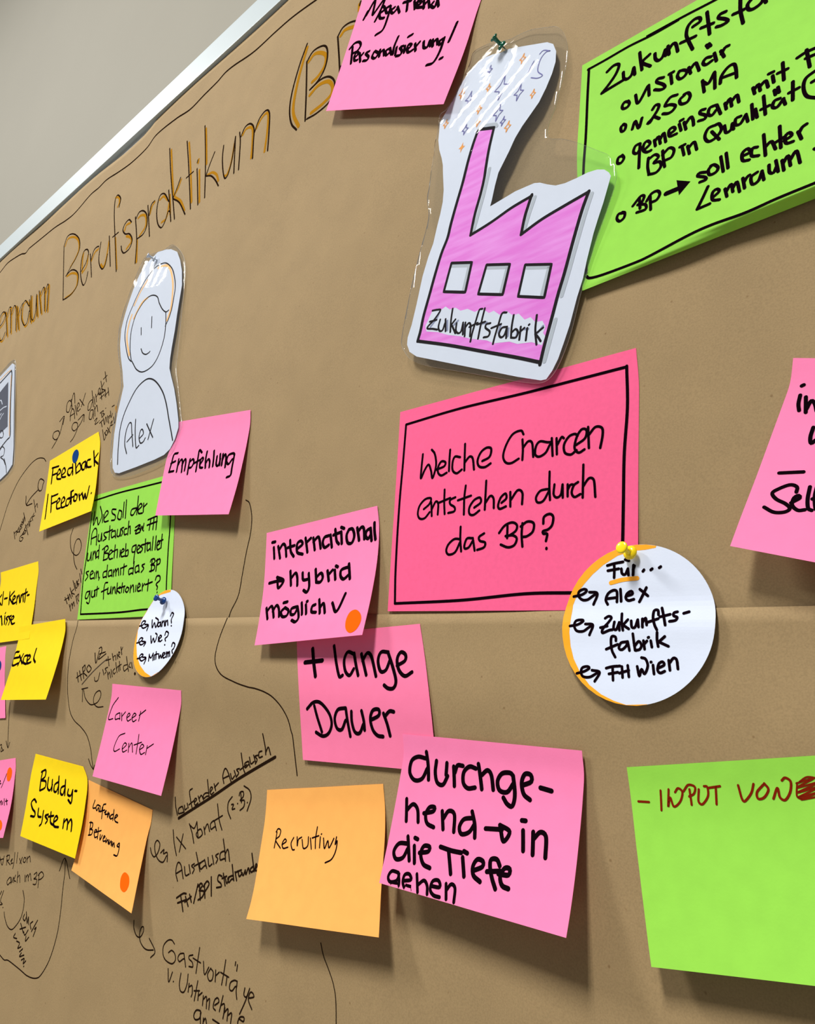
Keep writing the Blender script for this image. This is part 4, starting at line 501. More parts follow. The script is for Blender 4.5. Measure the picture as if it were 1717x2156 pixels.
('visi','handwriting','ink',2.27,0,'-1635,3513 -1670,3433 -1704,3363;-1704,3363 -1620,3366;-1602,3406 -1560,3435 -1576,3462 -1603,3447 -1602,3389 -1557,3367;-1522,3436 -1509,3369;-1514,3409 -1484,3453 -1471,3387;-1472,3416 -1447,3452 -1429,3366;-1410,3463 -1398,3378;-1402,3427 -1384,3457 -1368,3465;-1321,3463 -1358,3443 -1350,3383 -1314,3392 -1292,3455;-1293,3457 -1281,3382;-1251,3481 -1247,3421 -1223,3408 -1204,3453;-1210,3494 -1197,3401;-1174,3476 -1164,3393;-1167,3450 -1140,3492 -1126,3409;-1126,3455 -1092,3502 -1072,3401;-992,3463 -985,3455'),
('leftpink','handwriting','ink',1.50,0,'-11253,-1353 -11297,-1539;-11441,-1478 -11395,-1464 -11392,-1502 -11347,-1493;-11187,-1700 -11149,-1738;-11166,-1712 -11149,-1685 -11095,-1730;-11100,-1690 -11079,-1720;-11086,-1651 -11007,-1721;-11013,-1645 -10928,-1705;-11018,-1675 -10950,-1657'),
('kraft','border_line','ink',3.30,0,'-18688,8950 -18250,9000 -17859,9093 -17416,9067 -16976,9009 -16702,8930 -16498,8983 -15223,8911 -14426,8789 -13979,8785 -13424,8916 -13087,8923 -12776,8962 -12295,8902 -11789,8855 -11266,8883 -10957,8997 -10316,8954 -9859,8883 -9469,8932 -9117,8969 -8907,9019 -8654,9004 -8151,8918 -7641,8923 -7237,8908 -6722,8831 -6365,8778'),
('kraft','title_lettering','ink',2.75,0,'-17258,7258 -17073,7319 -16997,7471 -17164,7626 -17320,7600 -17333,7398 -17117,7042 -16897,6847 -16740,6829 -16666,6978;-17053,7591 -16466,6826;-16880,7428 -16860,7631 -16735,7597;-16749,7566 -16261,6834;-16606,7369 -16548,7573 -16354,7437 -15920,6784;-16321,7488 -15760,6763;-16048,7188 -16039,7374 -15969,7440;-15432,7207 -15500,7228 -15825,7456 -15945,7384 -15789,7053 -15433,6749 -15314,6806 -15373,7055 -15310,7036;-15561,7384 -15095,6720;-15523,7468 -15104,6808 -14979,6743 -14962,6922 -15170,7367;-15174,7374 -14799,6761;-15064,7417 -14624,6771;-14924,7277 -14854,7419 -14746,7328 -14458,6771;-14674,7192 -14646,7412 -14565,7344 -14329,6731'),
('kraft','title_lettering','ink',2.78,0,'-14195,8104 -13920,7453 -13614,6732;-14198,8111 -14117,8286 -13817,8217 -13478,7977 -13340,7719 -13416,7546 -13568,7427 -13732,7272;-13736,7281 -13521,7322 -13270,7218 -13096,7056 -13049,6844 -13205,6741 -13426,6718 -13614,6732;-12996,7112 -12868,7215 -12825,7394 -12938,7537 -13090,7547 -13104,7354 -13014,7074 -12835,6816 -12719,6726 -12653,6798 -12660,6972;-12739,7366 -12427,6782;-12638,7196 -12600,7379 -12494,7410 -12404,7388;-12345,7447 -12300,7189 -12198,6960 -12004,6781 -11910,6827 -11911,7036;-12018,7438 -11669,6708;-11887,7973 -11904,8152 -12088,8311 -12146,8238 -12028,7889 -11740,7287 -11370,6501;-11854,7349 -11644,7358;-11189,7366 -11319,7468 -11449,7431 -11467,7322 -11333,7197 -11162,7127 -11006,6952 -11037,6808 -11209,6786 -11327,6876 -11392,6986;-11076,7415 -10831,6882 -10693,6399;-11037,7366 -10974,7458 -10827,7428 -10656,7276 -10569,7040 -10634,6912 -10826,6897'),
('kraft','title_lettering','ink',2.66,0,'-10690,7468 -10383,6767;-10563,7225 -10564,7430 -10476,7463;-9946,7219 -9970,7229 -10173,7456 -10325,7480 -10330,7240 -10206,6947 -10038,6780 -9954,6840 -9912,7014 -9844,6987;-10054,7472 -9747,6769;-10330,8389 -10057,7689 -9638,6764;-9733,7550 -9781,7385 -9845,7220;-9845,7220 -9590,7030 -9317,6705;-9756,8228 -9486,7523 -9179,6736;-9535,7447 -9344,7468;-9242,7470 -8966,6710;-9269,7638 -9275,7595'),
('kraft','title_lettering','ink',2.63,0,'-9253,8244 -8980,7376 -8799,6753;-8775,7523 -8850,7351 -8905,7173;-8905,7173 -8735,7089 -8580,6942 -8457,6789;-8535,7507 -8496,7270 -8401,7002 -8308,6838 -8242,6864 -8206,7100 -8225,7486;-8227,7490 -8083,6811;-8127,7505 -8056,7295 -7971,6813;-8069,7396 -8000,7519 -7868,7504 -7749,7360 -7701,7105 -7656,6835;-7716,7281 -7649,7459 -7515,7517 -7415,7422 -7361,7149 -7317,6784'),
('kraft','title_lettering','ink',2.83,0,'-6774,8137 -6877,7838 -6950,7473 -6946,7197 -6866,6957 -6739,6799;-6720,7820 -6643,7333 -6581,6846;-6719,7815 -6611,7915 -6425,7880 -6329,7774 -6299,7593 -6338,7439 -6443,7341 -6569,7299;-6569,7299 -6376,7337 -6216,7287 -6099,7157 -6075,7005 -6149,6877 -6359,6840 -6550,6858;-6147,7843 -6032,7324 -5977,6982;-6148,7845 -6067,7932 -5920,7916 -5783,7825 -5627,7589 -5646,7325 -6009,7310;-5797,8145 -5805,8090'),
('kraft','orange_shading','orange_marker2',4.85,0,'-17170,7208 -16984,7268 -16909,7420 -17077,7575 -17234,7550 -17245,7348 -17026,6992 -16803,6797 -16646,6778 -16573,6927;-16966,7540 -16373,6775;-16790,7376 -16772,7580 -16646,7544;-16661,7514 -16170,6784;-16515,7317 -16459,7520 -16264,7384 -15834,6736;-16230,7435 -15677,6716;-15959,7136 -15949,7321 -15880,7387;-15418,7179 -15737,7403 -15856,7332 -15704,7003 -15356,6704 -15238,6762 -15294,7008;-15477,7333 -15024,6678;-15440,7417 -15032,6764 -14909,6700 -14892,6879 -15093,7319;-15097,7326 -14731,6719;-14988,7369 -14559,6730;-14852,7231 -14781,7372 -14676,7283 -14394,6731;-14606,7149 -14576,7367 -14497,7300 -14266,6691'),
('kraft','orange_shading','orange_marker2',4.68,0,'-14133,8077 -14057,8206 -13753,8123 -13493,7942 -13369,7715 -13445,7542 -13597,7422;-13675,7249 -13462,7235 -13212,7132 -13123,7026 -13078,6840 -13233,6736 -13516,6734;-12923,7051 -12793,7148 -12835,7384;-13088,7531 -13042,7315 -12935,7055;-12607,7169 -12526,7311 -12392,7331;-12112,6913 -11978,6815 -11927,6958 -11976,7330;-10253,3772 -10289,3855;-11715,7270 -11371,6543;-11221,7366 -11371,7384 -11395,7290;-11269,7130 -11087,7027 -11027,6924 -11154,6840;-10954,7344 -10882,7359 -10750,7314 -10657,7219 -10612,7044 -10757,6927;-10807,6859 -10655,6408'),
('kraft','orange_shading','orange_marker2',4.39,0,'-10544,7243 -10527,7381 -10464,7431;-10297,7401 -10176,7413 -10023,7279;-10059,6885 -9928,6915 -9942,7200;-9975,7344 -9823,6933;-10258,8325 -10007,7665 -9851,7288;-9698,7497 -9740,7366 -9801,7244 -9563,7049 -9364,6793;-9677,8161 -9426,7494 -9188,6857;-9249,7639 -9241,7571;-9154,7401 -8934,6740;-12145,8287 -12006,8223 -11924,8088 -11953,8003'),
('kraft','orange_shading','orange_marker2',4.18,0,'-9199,8167 -8957,7406;-8856,7169 -8720,7142 -8576,7030 -8487,6886;-8338,6892 -8276,6881 -8215,7026 -8217,7382;-8028,7407 -7971,7464 -7867,7445 -7781,7359 -7721,7078 -7696,6859;-7685,7325 -7602,7432 -7490,7464 -7435,7395 -7395,7093 -7390,6806'),
('kraft','orange_shading','orange_marker2',5.33,0,'-6760,8067 -6844,7669 -6879,7287 -6839,7067 -6704,6833;-6680,7791 -6575,7846 -6428,7772 -6333,7668 -6330,7523 -6435,7425 -6542,7399;-6554,7211 -6408,7268 -6227,7224 -6127,7104 -6124,6982 -6264,6925 -6480,6907;-6091,7821 -6014,7861 -5850,7798 -5706,7711;-5812,8114 -5803,8017'),
('kraft','handwriting','ink',1.77,0,'-12048,4326 -12041,4325 -12138,4373 -12205,4325 -12165,4190 -12062,4158 -12032,4267 -12008,4262;-12056,4339 -11960,4185;-12075,4381 -11981,4231;-12047,4349 -12030,4476 -11980,4443 -11891,4274;-11937,3974 -11975,4109 -11943,4185 -11852,4125 -11773,3982;-11977,4064 -11825,4083;-11868,4232 -11713,4031;-11751,4141 -11698,4195 -11755,4249 -11782,4193 -11711,4096 -11627,4119;-11728,4304 -11514,4152;-11553,4372 -11607,4151'),
('kraft','arrow','ink',1.80,0,'-12435,3590 -12305,3717 -12260,3812 -12335,3878 -12492,3876 -12498,3793 -12354,3726 -12250,3790 -12225,3930 -12224,4076;-12358,4044 -12213,4110 -12195,3962'),
('kraft','arrow','ink',1.73,0,'-11751,3583 -11662,3643 -11590,3770 -11638,3879 -11778,3906 -11810,3831 -11692,3759 -11563,3804 -11472,3886 -11455,3973;-11625,3927 -11447,3985 -11392,3856'),
('kraft','handwriting','ink',1.70,0,'-11215,4177 -11280,4189 -11351,4141 -11327,4036 -11245,4038 -11218,4152 -11198,4148;-11317,4358 -11143,4052;-11203,4232 -11098,4081;-11153,4260 -11063,4113;-11108,4202 -11063,4259;-11045,4228 -10998,4280 -11052,4342 -11075,4298 -11016,4225 -10958,4251;-11050,4455 -10911,4236;-10920,4404 -10969,4317 -10840,4258;-10966,4594 -10841,4396;-10975,4469 -10863,4509'),
('kraft','handwriting','ink',1.68,0,'-11115,3975 -11137,3999 -11226,3995 -11216,3874 -11120,3844 -11103,3949 -11102,3948;-11115,3975 -11046,3835;-11106,4052 -11006,3866;-11062,3995 -11023,4049 -10939,3929;-10959,4235 -10883,4112;-11000,4217 -10835,4245;-10951,4147 -10830,4186;-10830,4264 -10746,4119;-10733,4270 -10649,4126;-10804,4152 -10689,4201'),
('kraft','handwriting','ink',1.63,0,'-10991,3785 -10914,3815 -10942,3721 -10839,3738;-10816,3751 -10809,3753;-10813,3891 -10728,3788;-10836,3878 -10736,3899 -10735,3851 -10664,3826 -10737,3790;-10670,3921 -10663,3923;-10738,3721 -10652,3620;-10779,3703 -10660,3743;-10678,3766 -10583,3643 -10597,3764 -10510,3666;-10542,3775 -10440,3633;-10508,3741 -10458,3763 -10457,3715;-10470,3835 -10399,3718 -10379,3777;-10446,3898 -10375,3905'),
('kraft','handwriting','ink',1.59,0,'-10617,3569 -10478,3379 -10447,3433 -10519,3503;-10473,3531 -10488,3478 -10413,3445 -10416,3501 -10473,3531;-10450,3567 -10314,3459;-10360,3586 -10387,3473;-10375,3619 -10331,3651 -10337,3578 -10274,3584;-10317,3708 -10226,3589 -10264,3771'),
('kraft','arrow','ink',1.69,0,'-12569,3384 -12707,3461 -12980,3489 -13274,3396 -13606,3163 -13822,2801 -13898,2466 -13940,2257'),
('kraft','arrow','ink',2.08,0,'-12484,2973 -12477,3033 -12619,3088 -12681,3056 -12668,2956 -12585,2880 -12494,2883 -12484,2973;-12641,2901 -12867,2796 -12992,2687;-13084,2846 -12984,2682 -12762,2681'),
('kraft','handwriting','ink',1.74,0,'-13265,2245 -13154,2116;-13230,2218 -13159,2253 -13142,2176;-13145,2227 -13105,2289 -13122,2229 -13040,2232;-13103,2313 -13016,2216 -13043,2328;-13015,2366 -13057,2335 -12963,2296 -13004,2265;-13020,2403 -13011,2341 -12946,2355 -13020,2403;-13005,2446 -12940,2371 -12964,2479 -12892,2397;-13026,2551 -12909,2429'),
('kraft','handwriting','ink',1.71,0,'-12860,2170 -12946,2133 -12937,2072 -12854,2056 -12807,2102 -12889,2119;-12891,2165 -12826,2223 -12842,2165 -12768,2178;-12803,2286 -12838,2245 -12751,2217 -12792,2186;-12836,2329 -12633,2143;-12795,2297 -12745,2336 -12708,2269;-12745,2380 -12644,2283 -12696,2396;-12669,2433 -12693,2371 -12623,2375;-12651,2451 -12572,2376;-12591,2505 -12614,2444 -12541,2456;-12723,2742 -12533,2511;-12603,2599 -12555,2658 -12499,2588'),
('kraft','arrow','ink',1.48,0,'-10875,2080 -10898,1954 -10818,1805 -10709,1709 -10565,1656 -10469,1692 -10461,1795 -10565,1890 -10663,1889 -10694,1795 -10641,1653 -10540,1526 -10435,1449'),
('kraft','handwriting','ink',1.55,0,'-10620,1060 -10507,968;-10619,1020 -10509,1057;-10552,1092 -10479,1017 -10502,1103 -10413,1040;-10526,1191 -10391,1064;-10398,1170 -10450,1125 -10344,1095;-10481,1290 -10335,1145;-10408,1253 -10338,1181 -10309,1197 -10367,1282 -10275,1208;-10313,1299 -10332,1247 -10273,1236;-10315,1383 -10225,1256;-10316,1446 -10246,1373'),
('kraft','handwriting','ink',1.53,0,'-10439,956 -10349,866;-10398,924 -10364,968 -10310,898;-10327,934 -10321,991 -10267,930;-10285,1068 -10200,961;-10279,1056 -10219,1095 -10214,1030 -10166,996'),
('kraft','arrow','ink',1.18,0,'-10042,728 -10037,630 -10053,472 -10003,238 -9922,-18 -9836,-237 -9695,-418 -9526,-513 -9308,-573 -9104,-652 -8952,-773 -8847,-909 -8778,-1000;-8943,-904 -8852,-969 -8774,-1002;-8764,-952 -8774,-1002'),
('kraft','handwriting','ink',1.61,0,'-9673,62 -9591,-51;-9615,86 -9511,-26;-9669,-3 -9523,53;-9553,133 -9455,-1;-9548,123 -9501,161 -9469,103 -9505,73 -9377,31;-9401,164 -9427,119 -9355,78 -9302,124 -9385,165;-9316,318 -9211,196 -9215,349;-9239,376 -9184,391 -9146,333 -9169,244 -9014,314;-9184,307 -9045,336'),
('kraft','underline','brown_pen',1.48,0,'-9478,-75 -9292,52 -9117,159 -8944,253'),
('kraft','handwriting','ink',1.33,0,'-9164,24 -9130,-20 -9056,-3 -9046,85;-8985,123 -8924,63;-8869,155 -8928,136 -8883,110 -8905,78;-8937,282 -8844,172;-8959,232 -8851,255;-8851,320 -8768,238;-8805,272 -8760,298 -8709,246;-8725,315 -8676,261;-8682,296 -8657,328 -8696,342 -8684,299 -8620,279;-8679,402 -8599,312;-8639,357 -8632,400'),
('kraft','handwriting','ink',1.30,0,'-8847,100 -8789,20;-8819,60 -8793,99 -8737,36;-8769,130 -8700,51;-8680,147 -8715,116 -8669,83 -8643,104;-8694,217 -8603,103;-8638,143 -8610,175 -8562,118;-8613,233 -8537,133;-8614,172 -8543,200;-8390,200 -8423,197 -8478,179 -8435,126 -8377,155 -8355,157;-8470,293 -8331,127;-8338,227 -8349,183 -8299,171;-8307,228 -8258,163;-8319,331 -8199,185'),
('kraft','handwriting','ink',3.17,0,'-8173,108 -8162,103'),
('kraft','arrow','ink',1.35,0,'-8815,-301 -8961,-314 -9071,-277 -9095,-209 -9050,-150 -8963,-125 -8915,-170 -8955,-242 -9037,-282 -9162,-297 -9318,-236 -9410,-138;-9393,-280 -9438,-128;-9464,-132 -9297,-106'),
('kraft','arrow','ink',1.27,0,'-11738,-438 -11636,-671 -11444,-1028;-11555,-953 -11437,-1032 -11415,-955'),
('kraft','handwriting','ink',1.38,0,'-11760,-1041 -11680,-1017 -11654,-1103 -11566,-1073;-11664,-1047 -11581,-1090'),
('kraft','arrow','ink',1.20,0,'-6563,1980 -6491,1940 -6430,1836 -6397,1736 -6386,1587 -6408,1400 -6420,1174 -6436,960 -6521,811 -6551,735 -6626,515 -6620,309 -6479,173 -6234,106 -6009,70 -5874,60 -5723,36 -5592,-4 -5462,-78 -5361,-172 -5300,-276 -5282,-300 -5220,-471 -5162,-619'),
('kraft','handwriting','ink',1.45,0,'-6998,-1053 -6963,-1135 -6910,-1205;-6839,-1122 -6852,-1117 -6903,-1145 -6899,-1187 -6854,-1180 -6801,-1160;-6839,-1122 -6801,-1160;-6814,-1102 -6793,-1138 -6762,-1120;-6772,-1077 -6744,-1114;-6724,-934 -6764,-965 -6722,-1043 -6670,-1112;-6740,-1085 -6658,-1032;-6655,-1054 -6621,-1019 -6649,-1014 -6658,-1043 -6632,-1072 -6591,-1047;-6604,-987 -6563,-1031;-6583,-1007 -6554,-973 -6506,-1005;-6438,-934 -6489,-943 -6520,-968 -6504,-993 -6467,-970 -6425,-961;-6492,-823 -6423,-965;-6418,-928 -6387,-885 -6415,-880 -6424,-909 -6397,-942 -6357,-918;-6372,-845 -6331,-898;-6356,-874 -6305,-827'),
('kraft','handwriting','ink',1.47,0,'-6217,-819 -6251,-758 -6234,-692 -6189,-705 -6103,-795;-6232,-776 -6150,-743;-6134,-723 -6098,-766 -6065,-735;-6081,-690 -6035,-742;-6006,-663 -6046,-678 -6008,-701 -6028,-732;-6009,-528 -5948,-649 -5911,-691;-5993,-674 -5904,-617;-5879,-586 -5887,-586 -5932,-611 -5916,-645 -5876,-614 -5861,-610;-5879,-586 -5846,-630;-5874,-549 -5839,-601 -5796,-578;-5813,-525 -5770,-586;-5751,-518 -5791,-533 -5754,-556 -5772,-595;-5698,-477 -5737,-492 -5728,-535 -5681,-521;-5711,-330 -5654,-440 -5634,-501;-5638,-483 -5609,-435 -5564,-493'),
('kraft','underline','ink',2.86,0,'-6879,-1230 -6640,-1102 -6336,-940 -6045,-777 -5760,-634 -5493,-506'),
('kraft','handwriting','ink',1.38,0,'-6941,-1347 -6883,-1460 -6810,-1554;-6861,-1399 -6671,-1469;-6756,-1353 -6770,-1515;-6679,-1248 -6606,-1320 -6551,-1398;-6663,-1259 -6586,-1273 -6558,-1210;-6557,-1212 -6501,-1329;-6510,-1275 -6535,-1317 -6492,-1341 -6435,-1300 -6473,-1262 -6513,-1277;-6429,-1235 -6392,-1294;-6412,-1262 -6379,-1201 -6325,-1256;-6277,-1156 -6293,-1159 -6329,-1193 -6308,-1234 -6264,-1209 -6241,-1202;-6277,-1156 -6220,-1230;-6268,-1009 -6201,-1137 -6135,-1211;-6287,-1161 -6161,-1093;-6054,-914 -6100,-971 -6088,-1040 -6027,-1098;-6047,-981 -6016,-976 -6028,-1018 -5987,-1007;-5957,-960 -5954,-958;-5950,-890 -5942,-860 -5896,-850 -5886,-888 -5924,-928 -5862,-919 -5856,-970 -5904,-1009;-5930,-868 -5900,-942;-5813,-930 -5810,-928;-5897,-800 -5807,-824 -5767,-888 -5797,-997'),
('kraft','arrow','ink',1.38,0,'-7300,-1575 -7257,-1622 -7200,-1640 -7147,-1592 -7135,-1515 -7194,-1487 -7228,-1531 -7194,-1601 -7116,-1652 -7026,-1655 -6981,-1589;-7096,-1585 -7046,-1545 -7042,-1582 -6980,-1561 -6953,-1636'),
('kraft','handwriting','ink',1.44,0,'-6715,-1760 -6771,-1694 -6764,-1611 -6705,-1618 -6628,-1720;-6754,-1701 -6670,-1654;-6639,-1621 -6598,-1686 -6541,-1665;-6568,-1590 -6524,-1655;-6484,-1564 -6523,-1591 -6472,-1607 -6488,-1647;-6485,-1467 -6423,-1545 -6373,-1607;-6480,-1585 -6390,-1537;-6325,-1505 -6343,-1511 -6395,-1549 -6364,-1586 -6316,-1550 -6291,-1542;-6330,-1499 -6274,-1561;-6281,-1473 -6243,-1536 -6200,-1511;-6219,-1444 -6173,-1507;-6129,-1410 -6166,-1435 -6127,-1454 -6142,-1493;-6035,-1374 -6064,-1380 -6100,-1406 -6085,-1454 -6036,-1436 -6010,-1431;-6090,-1282 -6038,-1369 -6002,-1448;-6027,-1402 -5994,-1352 -5941,-1437'),
('kraft','handwriting','ink',1.72,0,'-6680,-1898 -6587,-1841 -6532,-1829;-6612,-1872 -6535,-1978;-6648,-1934 -6515,-1877;-6536,-1854 -6466,-1919;-6475,-1823 -6425,-1876;-6532,-1900 -6441,-1833;-6368,-1715 -6384,-1875;-6360,-1733 -6325,-1699 -6295,-1709 -6330,-1759;-6341,-1717 -6288,-1828;-6330,-1759 -6254,-1751 -6264,-1796 -6323,-1836;-6266,-1693 -6221,-1796;-6276,-1715 -6234,-1662 -6194,-1679 -6238,-1750;-6179,-1615 -6129,-1759'),
('kraft','handwriting','ink',1.58,0,'-6017,-1576 -6069,-1578 -6071,-1620 -6017,-1634 -6002,-1656 -6071,-1680;-6004,-1550 -5948,-1637;-6011,-1593 -5947,-1561;-5961,-1582 -5926,-1615 -5908,-1561;-5851,-1538 -5881,-1546 -5924,-1573 -5899,-1601 -5869,-1570 -5838,-1562;-5893,-1457 -5833,-1572;-5834,-1504 -5792,-1564;-5821,-1504 -5747,-1470;-5791,-1488 -5764,-1525 -5725,-1491;-5745,-1487 -5709,-1506 -5692,-1460;-5692,-1460 -5673,-1491 -5653,-1436 -5625,-1473;-5634,-1317 -5566,-1445;-5583,-1406 -5622,-1438 -5604,-1459 -5569,-1436;-5558,-1427 -5536,-1397 -5555,-1385 -5556,-1433 -5517,-1429'),
('kraft','arrow','ink',1.21,0,'-7372,-2255 -7345,-2318 -7273,-2364 -7201,-2359 -7160,-2309 -7168,-2266 -7205,-2275 -7222,-2333 -7189,-2387 -7112,-2421 -7028,-2425 -6919,-2398;-7029,-2327 -6886,-2401 -6943,-2469'),
('kraft','handwriting','ink',1.22,0,'-6577,-2259 -6635,-2242 -6702,-2263 -6755,-2320 -6739,-2384 -6677,-2418 -6565,-2417 -6517,-2375 -6543,-2332 -6604,-2319 -6652,-2350;-6396,-2291 -6402,-2289 -6460,-2310 -6482,-2349 -6447,-2368 -6397,-2334 -6371,-2326;-6396,-2291 -6334,-2380;-6253,-2263 -6309,-2286 -6301,-2308 -6245,-2318 -6225,-2349 -6284,-2362;-6169,-2183 -6165,-2280 -6159,-2380;-6243,-2285 -6116,-2289;-6077,-2267 -6030,-2354 -5985,-2287;-5954,-2285 -5986,-2342 -5949,-2378 -5908,-2359 -5910,-2305 -5956,-2287;-5879,-2280 -5860,-2362;-5866,-2318 -5824,-2280;-5762,-2171 -5760,-2264 -5765,-2358;-5805,-2276 -5684,-2279;-5709,-2279 -5704,-2345;-5562,-2275 -5602,-2279 -5648,-2309 -5649,-2354 -5611,-2358 -5578,-2319 -5559,-2314;-5562,-2275 -5557,-2342 -5533,-2396;-5622,-2149 -5622,-2175;-5593,-2162 -5590,-2207;-5450,-2292 -5450,-2341 -5414,-2345 -5393,-2295;-5388,-2278 -5419,-2376 -5469,-2483;-5386,-2346 -5322,-2318 -5344,-2296 -5376,-2305 -5383,-2358 -5325,-2407'),
('kraft','handwriting','ink',1.28,0,'-6610,-2469 -6563,-2562 -6529,-2475;-6490,-2540 -6486,-2537;-6390,-2445 -6386,-2526 -6351,-2572 -6293,-2563 -6267,-2492 -6276,-2421;-6236,-2482 -6230,-2546;-6227,-2506 -6187,-2485 -6166,-2534 -6172,-2565;-6112,-2427 -6117,-2580;-6144,-2512 -6063,-2488;-6073,-2505 -6065,-2560;-6068,-2529 -6021,-2490;-5995,-2506 -5987,-2576;-5986,-2529 -5948,-2501 -5925,-2580;-5931,-2528 -5900,-2502 -5888,-2576;-5815,-2524 -5766,-2485 -5789,-2462 -5826,-2488 -5832,-2543 -5794,-2555;-5721,-2426 -5739,-2546;-5731,-2499 -5686,-2477 -5673,-2541;-5671,-2500 -5677,-2579;-5669,-2532 -5628,-2496 -5619,-2576;-5616,-2537 -5573,-2509 -5567,-2580;-5471,-2516 -5408,-2517 -5409,-2488 -5460,-2504 -5475,-2553 -5421,-2571'),
('kraft','handwriting','ink',1.33,0,'-5998,-2639 -6000,-2622 -6064,-2636 -6089,-2682 -6057,-2703 -6001,-2678 -5990,-2629 -5998,-2639;-5998,-2639 -5973,-2712;-5943,-2658 -5937,-2701;-5936,-2680 -5914,-2651 -5882,-2693;-5813,-2627 -5714,-2628'),
('kraft','handwriting','ink',1.30,0,'-10732,-2285 -10696,-2398;-10748,-2306 -10665,-2276 -10655,-2330 -10705,-2347 -10582,-2375;-10592,-2335 -10554,-2297 -10562,-2354 -10512,-2338;-10513,-2216 -10483,-2353 -10486,-2398;-10431,-2201 -10404,-2320;-10973,-2330 -10831,-2424 -10819,-2316;-10941,-2388 -10825,-2348;-10344,-2254 -10261,-2299;-10263,-2225 -10304,-2305;-10204,-2214 -10224,-2262 -10166,-2264 -10152,-2220 -10204,-2214;-10129,-2193 -10103,-2255;-10121,-2221 -10062,-2176 -10011,-2230'),
('kraft','handwriting','ink',1.26,0,'-10495,-2505 -10524,-2511 -10579,-2567 -10539,-2600 -10483,-2561 -10460,-2556;-10495,-2505 -10451,-2568;-10471,-2500 -10430,-2550 -10409,-2484 -10374,-2538;-10362,-2451 -10381,-2512 -10318,-2513;-10320,-2401 -10272,-2519;-10291,-2466 -10246,-2430 -10194,-2500;-10093,-2396 -10064,-2462;-10056,-2395 -10030,-2455;-10048,-2416 -10011,-2375 -9967,-2436;-9984,-2403 -9951,-2350 -9887,-2412;-9837,-2336 -9775,-2301 -9770,-2346 -9822,-2383 -9738,-2372 -9745,-2426 -9816,-2441;-9705,-2297 -9664,-2444;-9726,-2326 -9649,-2269 -9573,-2293 -9628,-2343 -9694,-2366'),
('kraft','arrow','ink',1.32,0,'-10064,-2561 -9974,-2639 -9946,-2751 -9973,-2861 -10088,-2980 -10178,-3021 -10306,-3007 -10428,-2942 -10477,-2897'),
('kraft','handwriting','ink',1.28,0,'-10679,-2703 -10719,-2766;-10622,-2684 -10656,-2807 -10580,-2831 -10662,-2857;-10544,-2863 -10535,-2858'),
('kraft','handwriting','ink',1.59,0,'-9881,-2785 -9898,-2831 -9836,-2842 -9814,-2785;-9845,-2751 -9784,-2829;-9799,-2810 -9757,-2851 -9759,-2785 -9715,-2854;-9618,-2800 -9672,-2841 -9623,-2882;-9500,-2759 -9601,-2902;-9536,-2861 -9498,-2836 -9528,-2934'),
('kraft','handwriting','ink',1.58,0,'-9933,-2895 -9811,-2966;-9922,-2955 -9776,-2898;-9805,-2952 -9753,-2977 -9696,-2910;-9715,-2980 -9703,-3028 -9640,-2972;-10021,-3026 -10047,-3073 -9950,-3064;-9942,-3088 -9849,-3087 -9868,-3145 -9790,-3110;-9799,-3165 -9731,-3117;-9745,-3163 -9771,-3208 -9664,-3165;-9704,-3227 -9635,-3194 -9637,-3246 -9584,-3205;-9609,-3268 -9601,-3264'),
('kraft','arrow','ink',1.25,0,'-10405,-3334 -10321,-3337 -10171,-3349 -10052,-3324 -9696,-3321 -9463,-3324 -9246,-3288 -9125,-3213 -9004,-3027 -8949,-2775 -8969,-2551 -9019,-2317 -9039,-2171 -9093,-2016;-9187,-2166 -9099,-2017 -8895,-2188'),
('kraft','arrow','ink',0.80,0,'-4627,-1756 -4580,-1831 -4504,-1908 -4443,-1980 -4400,-2070 -4370,-2214 -4368,-2247'),
]
